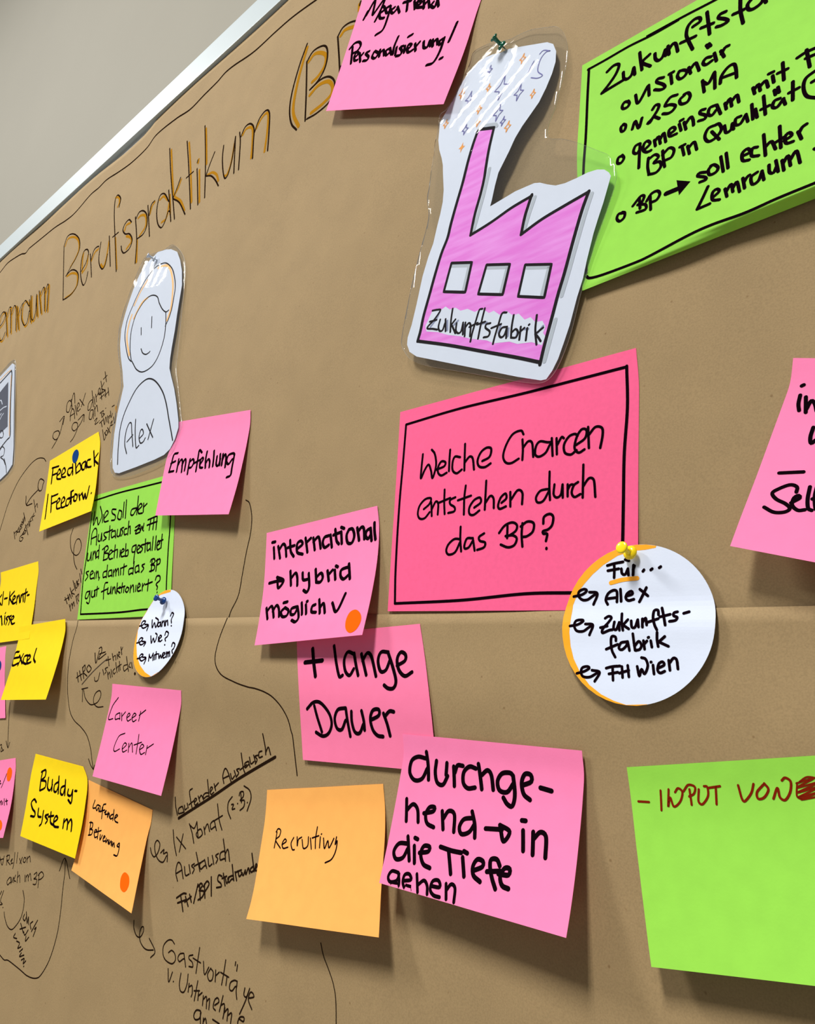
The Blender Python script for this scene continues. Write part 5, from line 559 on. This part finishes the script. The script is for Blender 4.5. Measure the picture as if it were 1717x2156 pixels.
# filled shapes
FILLS = [
('fig_factory','smoke_building_fill','magenta',1,'-3686,5086 -3725,4962 -3765,4788 -3804,4578 -3852,4389 -3900,4189 -3927,4054 -3982,3919 -4033,3738 -4082,3542 -4131,3348 -4152,3216 -4177,3120 -3811,2977 -3451,2823 -3098,2672 -2891,2578 -2856,2723 -2803,2921 -2758,3095 -2704,3275 -2642,3514 -2579,3735 -2524,3887 -2727,3853 -2940,3817 -3127,3759 -3102,3909 -3074,4008 -3045,4090 -3241,4059 -3443,4009 -3661,3972 -3633,4161 -3585,4356 -3560,4501 -3551,4621 -3535,4796 -3505,5004'),
('fig_factory','name_strip','paper_white',2,'-4070,3294 -4029,3368 -3968,3371 -3938,3339 -3879,3360 -3829,3315 -3763,3311 -3708,3265 -3631,3257 -3552,3204 -3479,3213 -3402,3146 -3355,3152 -3293,3096 -3230,3112 -3164,3050 -3108,3048 -3049,2978 -2995,2982 -2950,2927 -2886,2918 -2857,2860 -2876,2816 -2854,2780 -2882,2715 -2974,2766 -3105,2788 -3185,2831 -3335,2859 -3409,2906 -3583,2971 -3687,3023 -3820,3073 -3945,3137 -4079,3183 -4099,3240'),
('fig_factory','drawn_window','paper_white',2,'-3852,3771 -3623,3691 -3670,3425 -3914,3514'),
('fig_factory','drawn_window','paper_white',2,'-3460,3607 -3222,3524 -3275,3269 -3527,3360'),
('fig_factory','drawn_window','paper_white',2,'-3070,3462 -2827,3376 -2879,3110 -3122,3202'),
('fig_factory','drawn_star','orange_pen',2,'-3852,5039 -3853,4997 -3827,4982 -3855,4966 -3877,4929 -3875,4971 -3902,4985 -3874,5002'),
('fig_phone','dark_screen','navy',1,'-15853,5375 -15492,5516 -15229,5089 -14840,4437 -15188,4359 -16779,4326 -17441,5146'),
('visi','arrow_head','ink',1,'-1857,3681 -1756,3619 -1835,3543'),
('fuer','orange_rim','orange_marker',1,'-1999,1120 -2003,1110 -2071,1102 -2148,1101 -2254,1077 -2355,1021 -2427,963 -2485,902 -2529,848 -2559,765 -2562,686 -2564,584 -2549,496 -2520,416 -2467,332 -2395,257 -2312,205 -2227,172 -2145,153 -2015,165 -2015,163 -2080,152 -2147,151 -2213,158 -2277,174 -2339,198 -2397,231 -2450,271 -2497,318 -2538,370 -2571,428 -2596,489 -2612,554 -2620,620 -2619,686 -2609,752 -2590,816 -2563,876 -2528,933 -2486,984 -2437,1029 -2383,1067 -2324,1098 -2261,1120 -2196,1134 -2130,1139 -2064,1135 -1999,1122'),
('wann','orange_rim','orange_marker',1,'-7753,1034 -7973,1008 -8111,947 -8197,854 -8261,732 -8286,593 -8234,441 -8131,306 -7995,202 -7838,128 -7688,89 -7563,139 -7562,137 -7624,108 -7689,89 -7757,78 -7825,77 -7893,86 -7958,103 -8021,130 -8080,165 -8133,207 -8180,257 -8219,313 -8250,373 -8273,437 -8287,504 -8291,572 -8286,640 -8271,707 -8248,771 -8216,831 -8175,886 -8128,935 -8074,977 -8015,1011 -7952,1037 -7886,1054 -7819,1061 -7750,1059'),
]
CIRCLES = {'fuer': (-212.6, 64.5, 49.4), 'wann': (-779.8, 56.9, 49.3)}
OUTLINES = {
'fig_factory': ('-4191,5356 -4199,5460 -4156,5521 -4107,5593 -4034,5693 -3965,5823 -3903,5900 -3808,5940 -3711,5948 -3612,5917 -3540,5883 -3435,5860 -3285,5786 -3127,5705 -3013,5646 -2948,5581 -2910,5476 -2906,5357 -2932,5245 -2980,5123 -3040,5009 -3116,4928 -3193,4848 -3258,4760 -3310,4653 -3364,4560 -3408,4485 -3435,4367 -3456,4234 -3470,4175 -3336,4191 -3217,4206 -3111,4202 -3030,4198 -2973,4176 -2903,4127 -2824,4079 -2738,4060 -2633,4058 -2541,4062 -2461,4049 -2401,4020 -2361,3974 -2345,3935 -2367,3853 -2402,3726 -2438,3620 -2474,3504 -2513,3340 -2525,3288 -2550,3160 -2595,3020 -2648,2816 -2693,2686 -2738,2566 -2785,2484 -2833,2430 -2880,2432 -3090,2512 -3439,2660 -3824,2823 -4175,2972 -4267,3042 -4305,3122 -4306,3192 -4269,3309 -4232,3498 -4191,3759 -4141,3947 -4097,4065 -4071,4215 -4044,4353 -4029,4472 -4032,4601 -4067,4813 -4079,4896 -4107,4991 -4154,5111 -4185,5240',
 '-4224,5233 -4217,5090 -4223,4928 -4222,4740 -4229,4585 -4187,4352 -4253,4040 -4307,3764 -4355,3431 -4377,3236 -4373,3141 -4327,3059 -4229,2952 -4024,2842 -3559,2659 -3087,2473 -2925,2419 -2843,2413 -2774,2453 -2708,2558 -2636,2745 -2566,3030 -2513,3205 -2469,3365 -2354,3694 -2301,3873 -2303,3956 -2330,4063 -2375,4138 -2436,4196 -2571,4321 -2658,4399 -2780,4492 -2905,4565 -2927,4641 -2915,4729 -2868,4857 -2835,5033 -2802,5187 -2785,5327 -2801,5466 -2833,5593 -2876,5689 -2941,5773 -3017,5819 -3197,5918 -3328,5955 -3434,5972 -3547,6030 -3630,6073 -3745,6109 -3874,6116 -3902,6002 -3946,5899 -4059,5665 -4135,5581 -4214,5555 -4207,5365'),
'fig_alex': ('-10282,6185 -10141,6237 -9916,6296 -9643,6228 -9481,6167 -9260,6033 -9095,5828 -8958,5600 -8865,5340 -8852,5114 -8841,4892 -8819,4635 -8816,4387 -8806,4209 -8775,4063 -8684,3921 -8547,3719 -8411,3474 -8288,3222 -8258,3125 -8294,2974 -8372,2862 -8498,2804 -8727,2778 -9187,2753 -9680,2736 -9812,2764 -9906,2847 -9993,3037 -10074,3372 -10101,3717 -10082,3951 -10072,4116 -10131,4223 -10215,4396 -10377,4669 -10487,4896 -10563,5178 -10550,5377 -10521,5574 -10470,5829 -10389,6055',
 '-10399,6316 -10333,6377 -10035,6323 -9720,6249 -9480,6244 -9250,6090 -9038,5884 -8906,5696 -8833,5516 -8757,5155 -8688,4701 -8620,4245 -8588,4015 -8436,3693 -8265,3329 -8182,3153 -8191,3049 -8257,2857 -8365,2750 -8609,2695 -8841,2667 -9310,2647 -9655,2672 -9854,2736 -9967,2857 -10051,3046 -10149,3422 -10163,3735 -10142,3965 -10144,4133 -10276,4411 -10449,4689 -10560,4917 -10638,5201 -10636,5425 -10600,5621 -10551,5879 -10493,6115'),
'fig_phone': ('-15538,5932 -15364,5855 -15007,5237 -14682,4674 -14231,3928 -14055,3553 -14220,3417 -14518,3334 -15477,3280 -17380,3743 -18664,5168 -19015,5826 -17088,5564 -16123,5787',
 '-15608,6003 -15343,5901 -14936,5220 -14628,4663 -14167,3917 -13968,3522 -14145,3370 -14485,3283 -15433,3218 -17482,3715 -18823,5199 -19226,5920 -17135,5630 -16173,5864'),
}
DOTS = {
'intl': ('dot_orange','-4528,756 -4450,716 -4417,654 -4443,585 -4512,558 -4582,596 -4612,668 -4595,735'),
'lauf': ('dot_orange','-7553,-1847 -7461,-1867 -7405,-1924 -7405,-1977 -7449,-2002 -7533,-1983 -7590,-1919 -7591,-1871'),
'leftpink': ('dot_orange','-11187,-1265 -11107,-1297 -11075,-1362 -11088,-1420 -11152,-1436 -11214,-1402 -11254,-1330 -11236,-1282'),
'leftpink2': ('dot_orange','-10964,-1899 -10881,-1922 -10834,-1971 -10858,-2011 -10926,-2030 -11006,-2000 -11043,-1948 -11017,-1911'),
'edgepink': ('dot_blue','-12452,139 -12368,100 -12337,39 -12374,-12 -12473,-27 -12563,23 -12582,94 -12535,137'),
'feed': ('dot_blue','-11396,3391 -11309,3328 -11282,3255 -11296,3189 -11356,3160 -11447,3194 -11508,3263 -11524,3335 -11479,3386'),
}


# ------------------------------------------------------------------ geometry helpers
ZSEAM = 73.2
def kraft_h(x, z, lower=None):
    """height of the brown paper above the board: gentle buckles, the lower sheet lapped over the upper one and creased"""
    h = 1.3*math.sin(x/97+.8*math.sin(z/140))*math.sin(z/83+1.1)+.8*math.sin(x/61-z/103+2)
    if (z < ZSEAM) if lower is None else lower:
        d = ZSEAM-z
        h = h*min(1, .35+d/120)+1.2+3.4*math.exp(-((d-62)/34)**2)+1.6*math.sin(x/140+d/70)*min(1, d/90)
    return h
def W(p): return Vector((p[0]/1000, -p[2]/1000, Z0+p[1]/1000))       # board space (x, z, h) -> world
def P2(s): return [tuple(float(v)/10 for v in t.split(',')) for t in s.split()]
def cat(p0, p1, p2, p3, u):
    return tuple(0.5*((2*b)+(c-a)*u+(2*a-5*b+4*c-d)*u*u+(3*b-a-3*c+d)*u**3) for a, b, c, d in zip(p0, p1, p2, p3))
def smooth_line(pts, step, closed=False, straight=False):
    n = len(pts); out = []
    segs = n if closed else n-1
    for i in range(segs):
        a, b = pts[i], pts[(i+1) % n]
        p0 = pts[(i-1) % n] if (closed or i > 0) else tuple(2*u-v for u, v in zip(a, b))
        p3 = pts[(i+2) % n] if (closed or i < n-2) else tuple(2*v-u for u, v in zip(a, b))
        L = math.dist(a, b); k = max(1, int(math.ceil(L/step)))
        la, lb = math.dist(p0, a), math.dist(b, p3)
        if not straight and L > 0:   # keep very uneven neighbours from overshooting
            if la > 2*L: p0 = tuple(u+(v-u)*2*L/la for u, v in zip(a, p0))
            if lb > 2*L: p3 = tuple(u+(v-u)*2*L/lb for u, v in zip(b, p3))
        for j in range(k):
            u = j/k
            out.append(tuple(p+(q-p)*u for p, q in zip(a, b)) if straight else cat(p0, a, b, p3, u))
    if not closed: out.append(pts[-1])
    return out
def link(name, verts, faces, mat, parent=None, smooth=False, origin=None):
    """one mesh object; vertices in board space, object origin at the parent's (or its own) place in the world"""
    if parent is not None: org = Vector(parent['_org'])
    else: org = origin if origin is not None else sum((W(v) for v in verts), Vector())/len(verts)
    me = bpy.data.meshes.new(name)
    me.from_pydata([W(v)-org for v in verts], [], faces)
    me.materials.append(MAT[mat])
    if smooth: me.polygons.foreach_set('use_smooth', [True]*len(me.polygons))
    me.update()
    o = bpy.data.objects.new(name, me); COL.objects.link(o)
    o['_org'] = tuple(org)
    if parent is not None: o.parent = parent
    else: o.location = org
    return o
def empty(name, at):
    o = bpy.data.objects.new(name, None); COL.objects.link(o); o.location = W(at); o['_org'] = tuple(W(at)); o.empty_display_size = 0.02
    return o
def tag(o, label, cat_, group=None, kind=None):
    o['label'] = label; o['category'] = cat_
    if group: o['group'] = group
    if kind: o['kind'] = kind
    return o
def refine(rows, ku, kv):
    """bicubic refinement of a control sheet"""
    a = [smooth_n(r, ku) for r in rows]
    cols = [smooth_n([r[i] for r in a], kv) for i in range(len(a[0]))]
    return [[cols[i][j] for i in range(len(cols))] for j in range(len(cols[0]))]
def smooth_n(pts, k):
    n = len(pts); out = []
    for i in range(n-1):
        a, b = pts[i], pts[i+1]
        p0 = pts[i-1] if i > 0 else tuple(2*u-v for u, v in zip(a, b))
        p3 = pts[i+2] if i < n-2 else tuple(2*v-u for u, v in zip(a, b))
        for j in range(k): out.append(cat(p0, a, b, p3, j/k))
    out.append(pts[-1]); return out
class Surf:
    """a curved sheet: finds the height of its front at (x, z)"""
    def __init__(self, key):
        rows = [[tuple(float(v)/10 for v in c.split(',')) for c in r.split()] for r in SHEETS[key].split('\n')]
        self.g = refine(rows, 5, 4); self.nv, self.nu = len(self.g), len(self.g[0])
        self.v = [p for r in self.g for p in r]
        self.f = [(j*self.nu+i, (j+1)*self.nu+i, (j+1)*self.nu+i+1, j*self.nu+i+1) for j in range(self.nv-1) for i in range(self.nu-1)]
        self.bvh = BVHTree.FromPolygons([Vector(p) for p in self.v], self.f)
    def h(self, x, z):
        r = self.bvh.ray_cast(Vector((x, z, 400)), Vector((0, 0, -1)))
        if r[0] is not None: return r[0].z
        r = self.bvh.find_nearest(Vector((x, z, 5)))
        return r[0].z
    def pt(self, x, z):
        r = self.bvh.ray_cast(Vector((x, z, 400)), Vector((0, 0, -1)))
        if r[0] is None: r = self.bvh.find_nearest(Vector((x, z, 5)))      # ink stops at the paper's edge
        return tuple(r[0])
class Kraft:
    def h(self, x, z): return kraft_h(x, z)
    def pt(self, x, z): return (x, z, kraft_h(x, z))
KR = Kraft()
SURF = {k: Surf(k) for k in SHEETS}; SURF['kraft'] = KR
def sheet_mesh(name, s, mat, thick=0.25):
    """paper sheet along its whole control grid: front, back and edge"""
    n = len(s.v); v = list(s.v)+[(x, z, h-thick) for x, z, h in s.v]
    f = list(s.f)+[tuple(reversed([i+n for i in q])) for q in s.f]
    loop = [i for i in range(s.nu)]+[j*s.nu+s.nu-1 for j in range(1, s.nv)]+[(s.nv-1)*s.nu+i for i in range(s.nu-2, -1, -1)]+[j*s.nu for j in range(s.nv-2, 0, -1)]
    m = len(v); k = len(loop); v += [v[i] for i in loop]+[v[i+n] for i in loop]      # the edge has its own corners, so it stays crisp
    f += [(m+i, m+(i+1) % k, m+k+(i+1) % k, m+k+i) for i in range(k)]
    return link(name, v, f, mat, smooth=True)
def cut_faces(poly, step):
    bm = bmesh.new()
    vs = [bm.verts.new((x, z, 0)) for x, z in poly]
    for t in tessellate_polygon([[Vector((x, z, 0)) for x, z in poly]]):
        try: bm.faces.new([vs[i] for i in t])
        except ValueError: pass
    xs = [p[0] for p in poly]; zs = [p[1] for p in poly]
    for ax, lo, hi in ((0, min(xs), max(xs)), (1, min(zs), max(zs))):
        k = math.ceil(lo/step)
        while k*step < hi:
            co = [0, 0, 0]; no = [0, 0, 0]; co[ax] = k*step+0.013; no[ax] = 1
            bmesh.ops.bisect_plane(bm, geom=bm.verts[:]+bm.edges[:]+bm.faces[:], dist=1e-5, plane_co=co, plane_no=no)
            k += 1
    bm.normal_update()
    for f in bm.faces:
        if f.normal.z < 0: f.normal_flip()
    bm.verts.index_update()
    v = [(a.co.x, a.co.y) for a in bm.verts]; f = [tuple(a.index for a in q.verts) for q in bm.faces]
    e = []
    for q in bm.faces:
        for l in q.loops:
            if len(l.edge.link_faces) == 1: e.append((l.vert.index, l.link_loop_next.vert.index))
    bm.free(); return v, f, e
def cut_sheet(name, poly, s, mat, parent=None, eps=0.0, thick=0.25, step=6.0, origin=None, rim=None, smooth=False):
    """a shape cut from a curved sheet, with real thickness (thick=0: a layer of ink)"""
    v2, f, e = cut_faces(poly, step)
    v = [(x, z, s.h(x, z)+eps) for x, z in v2]
    if thick:
        n = len(v); v += [(x, z, h-thick) for x, z, h in v]
        f = f+[tuple(reversed([i+n for i in q])) for q in f]+[(b, a, a+n, b+n) for a, b in e]
    o = link(name, v, f, mat, parent, origin=origin, smooth=smooth)
    if rim:
        o.data.materials.append(MAT[rim])
        for q in o.data.polygons[len(f)-len(e):]: q.material_index = 1; q.use_smooth = False
    return o
def ribbon(V, F, pts, width, s, eps):
    r = width/2; n = len(pts)
    if n < 2: return
    base = len(V); rows = []
    for i in range(n):
        a = pts[max(i-1, 0)]; b = pts[min(i+1, n-1)]
        dx, dz = b[0]-a[0], b[1]-a[1]; L = math.hypot(dx, dz) or 1
        nx, nz = -dz/L, dx/L
        rows.append((pts[i][0]+nx*r, pts[i][1]+nz*r)); rows.append((pts[i][0]-nx*r, pts[i][1]-nz*r))
    def put(p):
        x, z, h = s.pt(p[0], p[1]); V.append((x, z, h+eps)); return len(V)-1
    idx = [put(p) for p in rows]
    for i in range(n-1): F.append((idx[2*i], idx[2*i+1], idx[2*i+3], idx[2*i+2]))
    for c, q, sg in ((0, 1, 1), (n-1, n-2, -1)):        # round ends
        dx, dz = pts[c][0]-pts[q][0], pts[c][1]-pts[q][1]; L = math.hypot(dx, dz) or 1
        a0 = math.atan2(dz/L, dx/L)
        cap = [put((pts[c][0]+r*math.cos(a0+t), pts[c][1]+r*math.sin(a0+t))) for t in (-1.05, -0.52, 0, 0.52, 1.05)]
        e0, e1 = (idx[2*c], idx[2*c+1]) if sg == 1 else (idx[2*c+1], idx[2*c])
        F.append((e0, *cap, e1))
def pen(name, mat, width, straight, strokes, s, parent, eps=0.2, label=None):
    V, F = [], []
    for st in strokes.split(';'):
        p = P2(st)
        if len(p) > 1 and math.dist(p[0], p[-1]) < 0.05 and len(p) == 2: p[1] = (p[0][0]+.1, p[0][1]+.1)
        ribbon(V, F, smooth_line(p, max(0.55, min(1.6, width*.45)), straight=bool(straight)), width, s, eps)
    o = link(name, V, F, mat, parent)
    if label: o['label'] = label
    return o

# ------------------------------------------------------------------ the setting
def box(name, lo, hi, mat, parent=None, bevel=0):
    bm = bmesh.new(); bmesh.ops.create_cube(bm, size=1)
    for v in bm.verts: v.co = Vector([lo[i]+(hi[i]-lo[i])*(v.co[i]+.5) for i in range(3)])
    if bevel: bmesh.ops.bevel(bm, geom=bm.edges[:], offset=bevel, segments=2, affect='EDGES', profile=.7)
    v = [(a.co.x, a.co.y, a.co.z) for a in bm.verts]; bm.verts.index_update(); f = [tuple(a.index for a in q.verts) for q in bm.faces]
    bm.free(); return link(name, v, f, mat, parent)
wall = box('wall_back', (-9000, -1350, -130), (3000, 3800, -30), 'wall'); wall['kind'] = 'structure'
floor = box('floor', (-9000, -1400, -30), (3000, -1350, 4000), 'floor'); floor['kind'] = 'structure'
board = empty('pin_board', (-1200, 200, -18))
tag(board, 'large pin board with a white top frame behind the brown paper, on the beige wall', 'pin board')
box('board_panel', (-2480, -480, -30), (420, 960, -3.5), 'board', board)
box('frame', (-2500, 940, -30), (440, 989, 5), 'frame', board, bevel=1.2)
box('frame', (-2500, -520, -30), (440, -480, 5), 'frame', board, bevel=1.2)
box('frame', (-2500, -480, -30), (-2480, 940, 5), 'frame', board, bevel=1.2)
box('frame', (420, -480, -30), (440, 940, 5), 'frame', board, bevel=1.2)

# ------------------------------------------------------------------ brown paper, two lapped sheets
TOPEDGE = [(-2470, 939), (-1824, 941), (-1652, 941), (-1474, 934), (-1354, 933), (-1318, 932), (-1253, 928), (-1215, 926), (-1154, 927), (-1123, 932), (-1113, 938), (-1083, 939), (-1026, 939.5), (-924, 938), (-819, 937), (-700, 939), (400, 938)]
def top_at(x):
    for (a, b), (c, d) in zip(TOPEDGE, TOPEDGE[1:]):
        if a <= x <= c: return b+(d-b)*(x-a)/(c-a)
    return 938
def kraft_sheet(z0, z1, lower):
    nx, nz = 290, int((z1-z0)/9)
    V = []
    for j in range(nz+1):
        for i in range(nx+1):
            x = -2460+i*(2860/nx); top = z1 if lower else top_at(x)
            z = z0+(top-z0)*j/nz
            h = kraft_h(x, z, lower)
            if not lower and z < ZSEAM: h -= .8*min(1, (ZSEAM-z)/3)
            if lower and j == nz: h = max(h, kraft_h(x, z, False)+.35)
            V.append((x, z, h))
    w = nx+1
    F = [(j*w+i, j*w+i+1, (j+1)*w+i+1, (j+1)*w+i) for j in range(nz) for i in range(nx)]
    n = len(V); V += [(x, z, h-.3) for x, z, h in V]
    F += [tuple(reversed([k+n for k in f])) for f in F]
    loop = list(range(w))+[j*w+nx for j in range(1, nz+1)]+[nz*w+i for i in range(nx-1, -1, -1)]+[j*w for j in range(nz-1, 0, -1)]
    F += [(b, a, a+n, b+n) for a, b in zip(loop, loop[1:]+loop[:1])]
    return link('kraft_paper_sheet', V, F, 'kraft', smooth=True)
upper = tag(kraft_sheet(ZSEAM-14, 940, False), 'upper brown kraft paper sheet with the orange and black heading, under the white frame', 'paper', 'brown paper covering the board')
lower = tag(kraft_sheet(-470, ZSEAM, True), 'lower brown kraft paper sheet, lapped over the bottom of the upper one', 'paper', 'brown paper covering the board')

# ------------------------------------------------------------------ notes and cards
NOTE_INFO = {
 'bigcard': ('question_card', 'large deep pink card in a black border, asking "Welche Chancen entstehen durch das BP?"', 'card', 'framed question cards'),
 'gsmall': ('question_card', 'small green card in a black border, asking "Wie soll der Austausch zw. FH"', 'card', 'framed question cards'),
 'visi': ('question_card', 'large green card in a black border, headed Zukunftsfa and listing visionär', 'card', 'framed question cards'),
 'mega': ('sticky_note', 'pink sticky note reading "Megatrend Personalisierung!" beside the green push pin', 'sticky note', 'pink sticky notes'),
 'lange': ('sticky_note', 'rose pink sticky note reading "+ lange Dauer"', 'sticky note', 'pink sticky notes'),
 'intl': ('sticky_note', 'pink sticky note reading "international hybrid möglich" with a tick', 'sticky note', 'pink sticky notes'),
 'durch': ('sticky_note', 'pink sticky note reading "durchgehend in die Tiefe gehen" in thick marker', 'sticky note', 'pink sticky notes'),
 'empf': ('sticky_note', 'pink sticky note reading "Empfehlung", tucked under the smiling figure picture', 'sticky note', 'pink sticky notes'),
 'career': ('sticky_note', 'pink sticky note reading "Career Center" in thin pen', 'sticky note', 'pink sticky notes'),
 'inno': ('sticky_note', 'pink sticky note with a dash above "Sel", cut by the right picture edge', 'sticky note', 'pink sticky notes'),
 'leftpink': ('sticky_note', 'pink sticky note with two orange dots, cut by the left picture edge', 'sticky note', 'pink sticky notes'),
 'edgepink': ('sticky_note', 'sliver of pink sticky note with a blue dot, behind a yellow note', 'sticky note', 'pink sticky notes'),
 'kenn': ('sticky_note', 'yellow sticky note reading "KI-Kenntnisse" at the left picture edge', 'sticky note', 'yellow sticky notes'),
 'excel': ('sticky_note', 'yellow sticky note with one short word, overlapping the bottom of the "KI-Kenntnisse" note', 'sticky note', 'yellow sticky notes'),
 'feed': ('sticky_note', 'yellow sticky note reading "Feedback / Feedforw." with a blue dot', 'sticky note', 'yellow sticky notes'),
 'buddy': ('sticky_note', 'yellow sticky note reading "Buddy-System" with a bent corner', 'sticky note', 'yellow sticky notes'),
 'lauf': ('sticky_note', 'orange sticky note reading "Laufende Betreuung" with an orange dot', 'sticky note', 'orange sticky notes'),
 'recr': ('sticky_note', 'orange sticky note reading "Recruiting" in thin pen', 'sticky note', 'orange sticky notes'),
 'input': ('sticky_note', 'green sticky note reading "INPUT VON" in dark red', 'sticky note', 'green sticky notes'),
}
NOTE_MAT = {'mega': 'pink', 'bigcard': 'card_pink', 'intl': 'pink', 'lange': 'rose', 'durch': 'pink', 'empf': 'pink', 'feed': 'yellow', 'gsmall': 'green', 'kenn': 'yellow', 'excel': 'yellow', 'career': 'pink', 'buddy': 'yellow', 'lauf': 'orange', 'recr': 'orange', 'input': 'green', 'inno': 'pink', 'visi': 'green', 'leftpink': 'pink', 'edgepink': 'pink'}
TOP = {}
for k, (name, label, cat_, grp) in NOTE_INFO.items():
    TOP[k] = tag(sheet_mesh(name, SURF[k], NOTE_MAT[k]), label, cat_, grp)
for k, label in (('fuer', 'white round card with an orange rim headed "Für", held by the yellow pin'), ('wann', 'small round white card asking "Wann? Wie? Mit wem?", held by the blue pin')):
    cx, cz, r = CIRCLES[k]
    poly = [(cx+r*math.cos(a*math.pi/48), cz+r*math.sin(a*math.pi/48)) for a in range(96)]
    TOP[k] = tag(cut_sheet('round_card', poly, SURF[k], 'white_card', thick=.4), label, 'card', 'round moderation cards')
FIG = {'fig_factory': ('laminated_factory_picture', 'laminated cut-out of a magenta factory with a smoking chimney, lettered Zukunftsfabrik'),
       'fig_alex': ('laminated_person_picture', 'laminated cut-out drawing of a smiling figure with orange hair, left of the pink Empfehlung note'),
       'fig_phone': ('laminated_screen_picture', 'laminated cut-out with a dark screen drawing, at the left picture edge')}
for k, (name, label) in FIG.items():
    pp, fp = OUTLINES[k]
    pp = smooth_line(P2(pp), 3.0, closed=True, straight=True); fp = smooth_line(P2(fp), 2.5, closed=True)
    c = (sum(p[0] for p in pp)/len(pp), sum(p[1] for p in pp)/len(pp))
    t = tag(empty(name, (c[0], c[1], 0)), label, 'picture', 'laminated cut-out pictures'); TOP[k] = t
    cut_sheet('paper_cutout', pp, SURF[k], 'paper_white', t, 0, .25, 5)
    o = cut_sheet('laminate_film', fp, SURF[k], 'film', t, .45, .8, 4, rim='film_edge', smooth=True)
    o['label'] = 'clear glossy film with a see-through margin'

# ------------------------------------------------------------------ colouring, drawing and handwriting
LEVEL = {1: .08, 2: .14}
for key, part, mat, lev, poly in FILLS:
    parent = TOP[key]
    cut_sheet(part, P2(poly), SURF[key], mat, parent, LEVEL[lev], 0, 5)
for key, part, mat, width, straight, strokes in PEN:
    eps = .2
    if part in ('orange_shading', 'grey_shading', 'hair_colour', 'yellow_outline', 'orange_underline', 'grey_lettering_shadow'): eps = .16
    if key == 'kraft':
        if mat == 'ink': mat = 'kraft_ink'
        zs = [p[1] for st in strokes.split(';') for p in P2(st)]
        parent = upper if sum(zs)/len(zs) > ZSEAM else lower
    else: parent = TOP[key]
    pen(part, mat, width, straight, strokes, SURF[key], parent, eps)

# ------------------------------------------------------------------ dot stickers
DOT_LABEL = {'intl': 'orange dot sticker below the tick on the international note', 'lauf': 'orange dot sticker on the orange Laufende Betreuung note',
 'leftpink': 'orange dot sticker near the top right of the cut-off pink note', 'leftpink2': 'orange dot sticker low on the cut-off pink note at the left edge',
 'edgepink': 'blue dot sticker on the pink sliver of a note at the left edge', 'feed': 'blue dot sticker on the yellow Feedback note'}
for k, (mat, poly) in DOTS.items():
    s = SURF['leftpink' if k == 'leftpink2' else k]
    pl = smooth_line(P2(poly), 1.0, closed=True)
    tag(cut_sheet('dot_sticker', pl, s, mat, None, .24, .2, 4), DOT_LABEL[k], 'sticker', 'dot stickers on the notes')

# ------------------------------------------------------------------ push pins
def lathe(name, prof, base, axis, mat, parent, n=28):
    ax = Vector(axis).normalized(); u = ax.orthogonal().normalized(); w = ax.cross(u)
    V, F = [], []
    for d, r in prof:
        for i in range(n):
            a = 2*math.pi*i/n; p = Vector(base)+ax*d+(u*math.cos(a)+w*math.sin(a))*r; V.append(tuple(p))
    for j in range(len(prof)-1):
        for i in range(n): F.append((j*n+i, j*n+(i+1) % n, (j+1)*n+(i+1) % n, (j+1)*n+i))
    F.append(tuple(reversed(range(n)))); F.append(tuple((len(prof)-1)*n+i for i in range(n)))
    o = link(name, V, F, mat, parent, smooth=True); return o
def push_pin(base, axis, mat, label, lift=3.0):
    t = tag(empty('push_pin', base), label, 'push pin', 'push pins in the board')
    lathe('needle', [(-6, .05), (-4, .5), (lift+.5, .55)], base, axis, 'steel', t, 12)
    L = lift
    lathe('collar', [(L, .6), (L, 3.6), (L+.3, 4.3), (L+.9, 4.6), (L+1.6, 4.5), (L+2.4, 3.9), (L+3.0, 2.9), (L+3.3, 2.1)], base, axis, mat, t)
    lathe('grip', [(L+2.9, 2.5), (L+3.6, 1.9), (L+5.2, 1.65), (L+7.5, 1.75), (L+9.4, 2.1), (L+10.1, 2.7)], base, axis, mat, t)
    lathe('cap', [(L+9.6, 2.2), (L+10, 3.0), (L+10.5, 3.7), (L+11.1, 3.9), (L+11.7, 3.8), (L+12.1, 3.3), (L+12.3, 2.2), (L+12.35, .2)], base, axis, mat, t)
push_pin((-348.0, 588.8, 3.7), (-0.325, 0.401, 0.856), 'pin_green', 'green push pin holding the top of the factory picture')
push_pin((-987.2, 613.2, 2.6), (-0.302, 0.153, 0.941), 'pin_white', 'white push pin at the top of the smiling figure picture')
push_pin((-781.5, 92.0, 2.6), (0.165, 0.174, 0.971), 'pin_blue', 'dark blue push pin in the "Wann?" round card')
push_pin((-214.9, 107.6, 2.1), (-0.048, 0.109, 0.993), 'pin_yellow', 'yellow push pin at the top of the "Für" round card')

for o in list(bpy.data.objects):
    if '_org' in o: del o['_org']
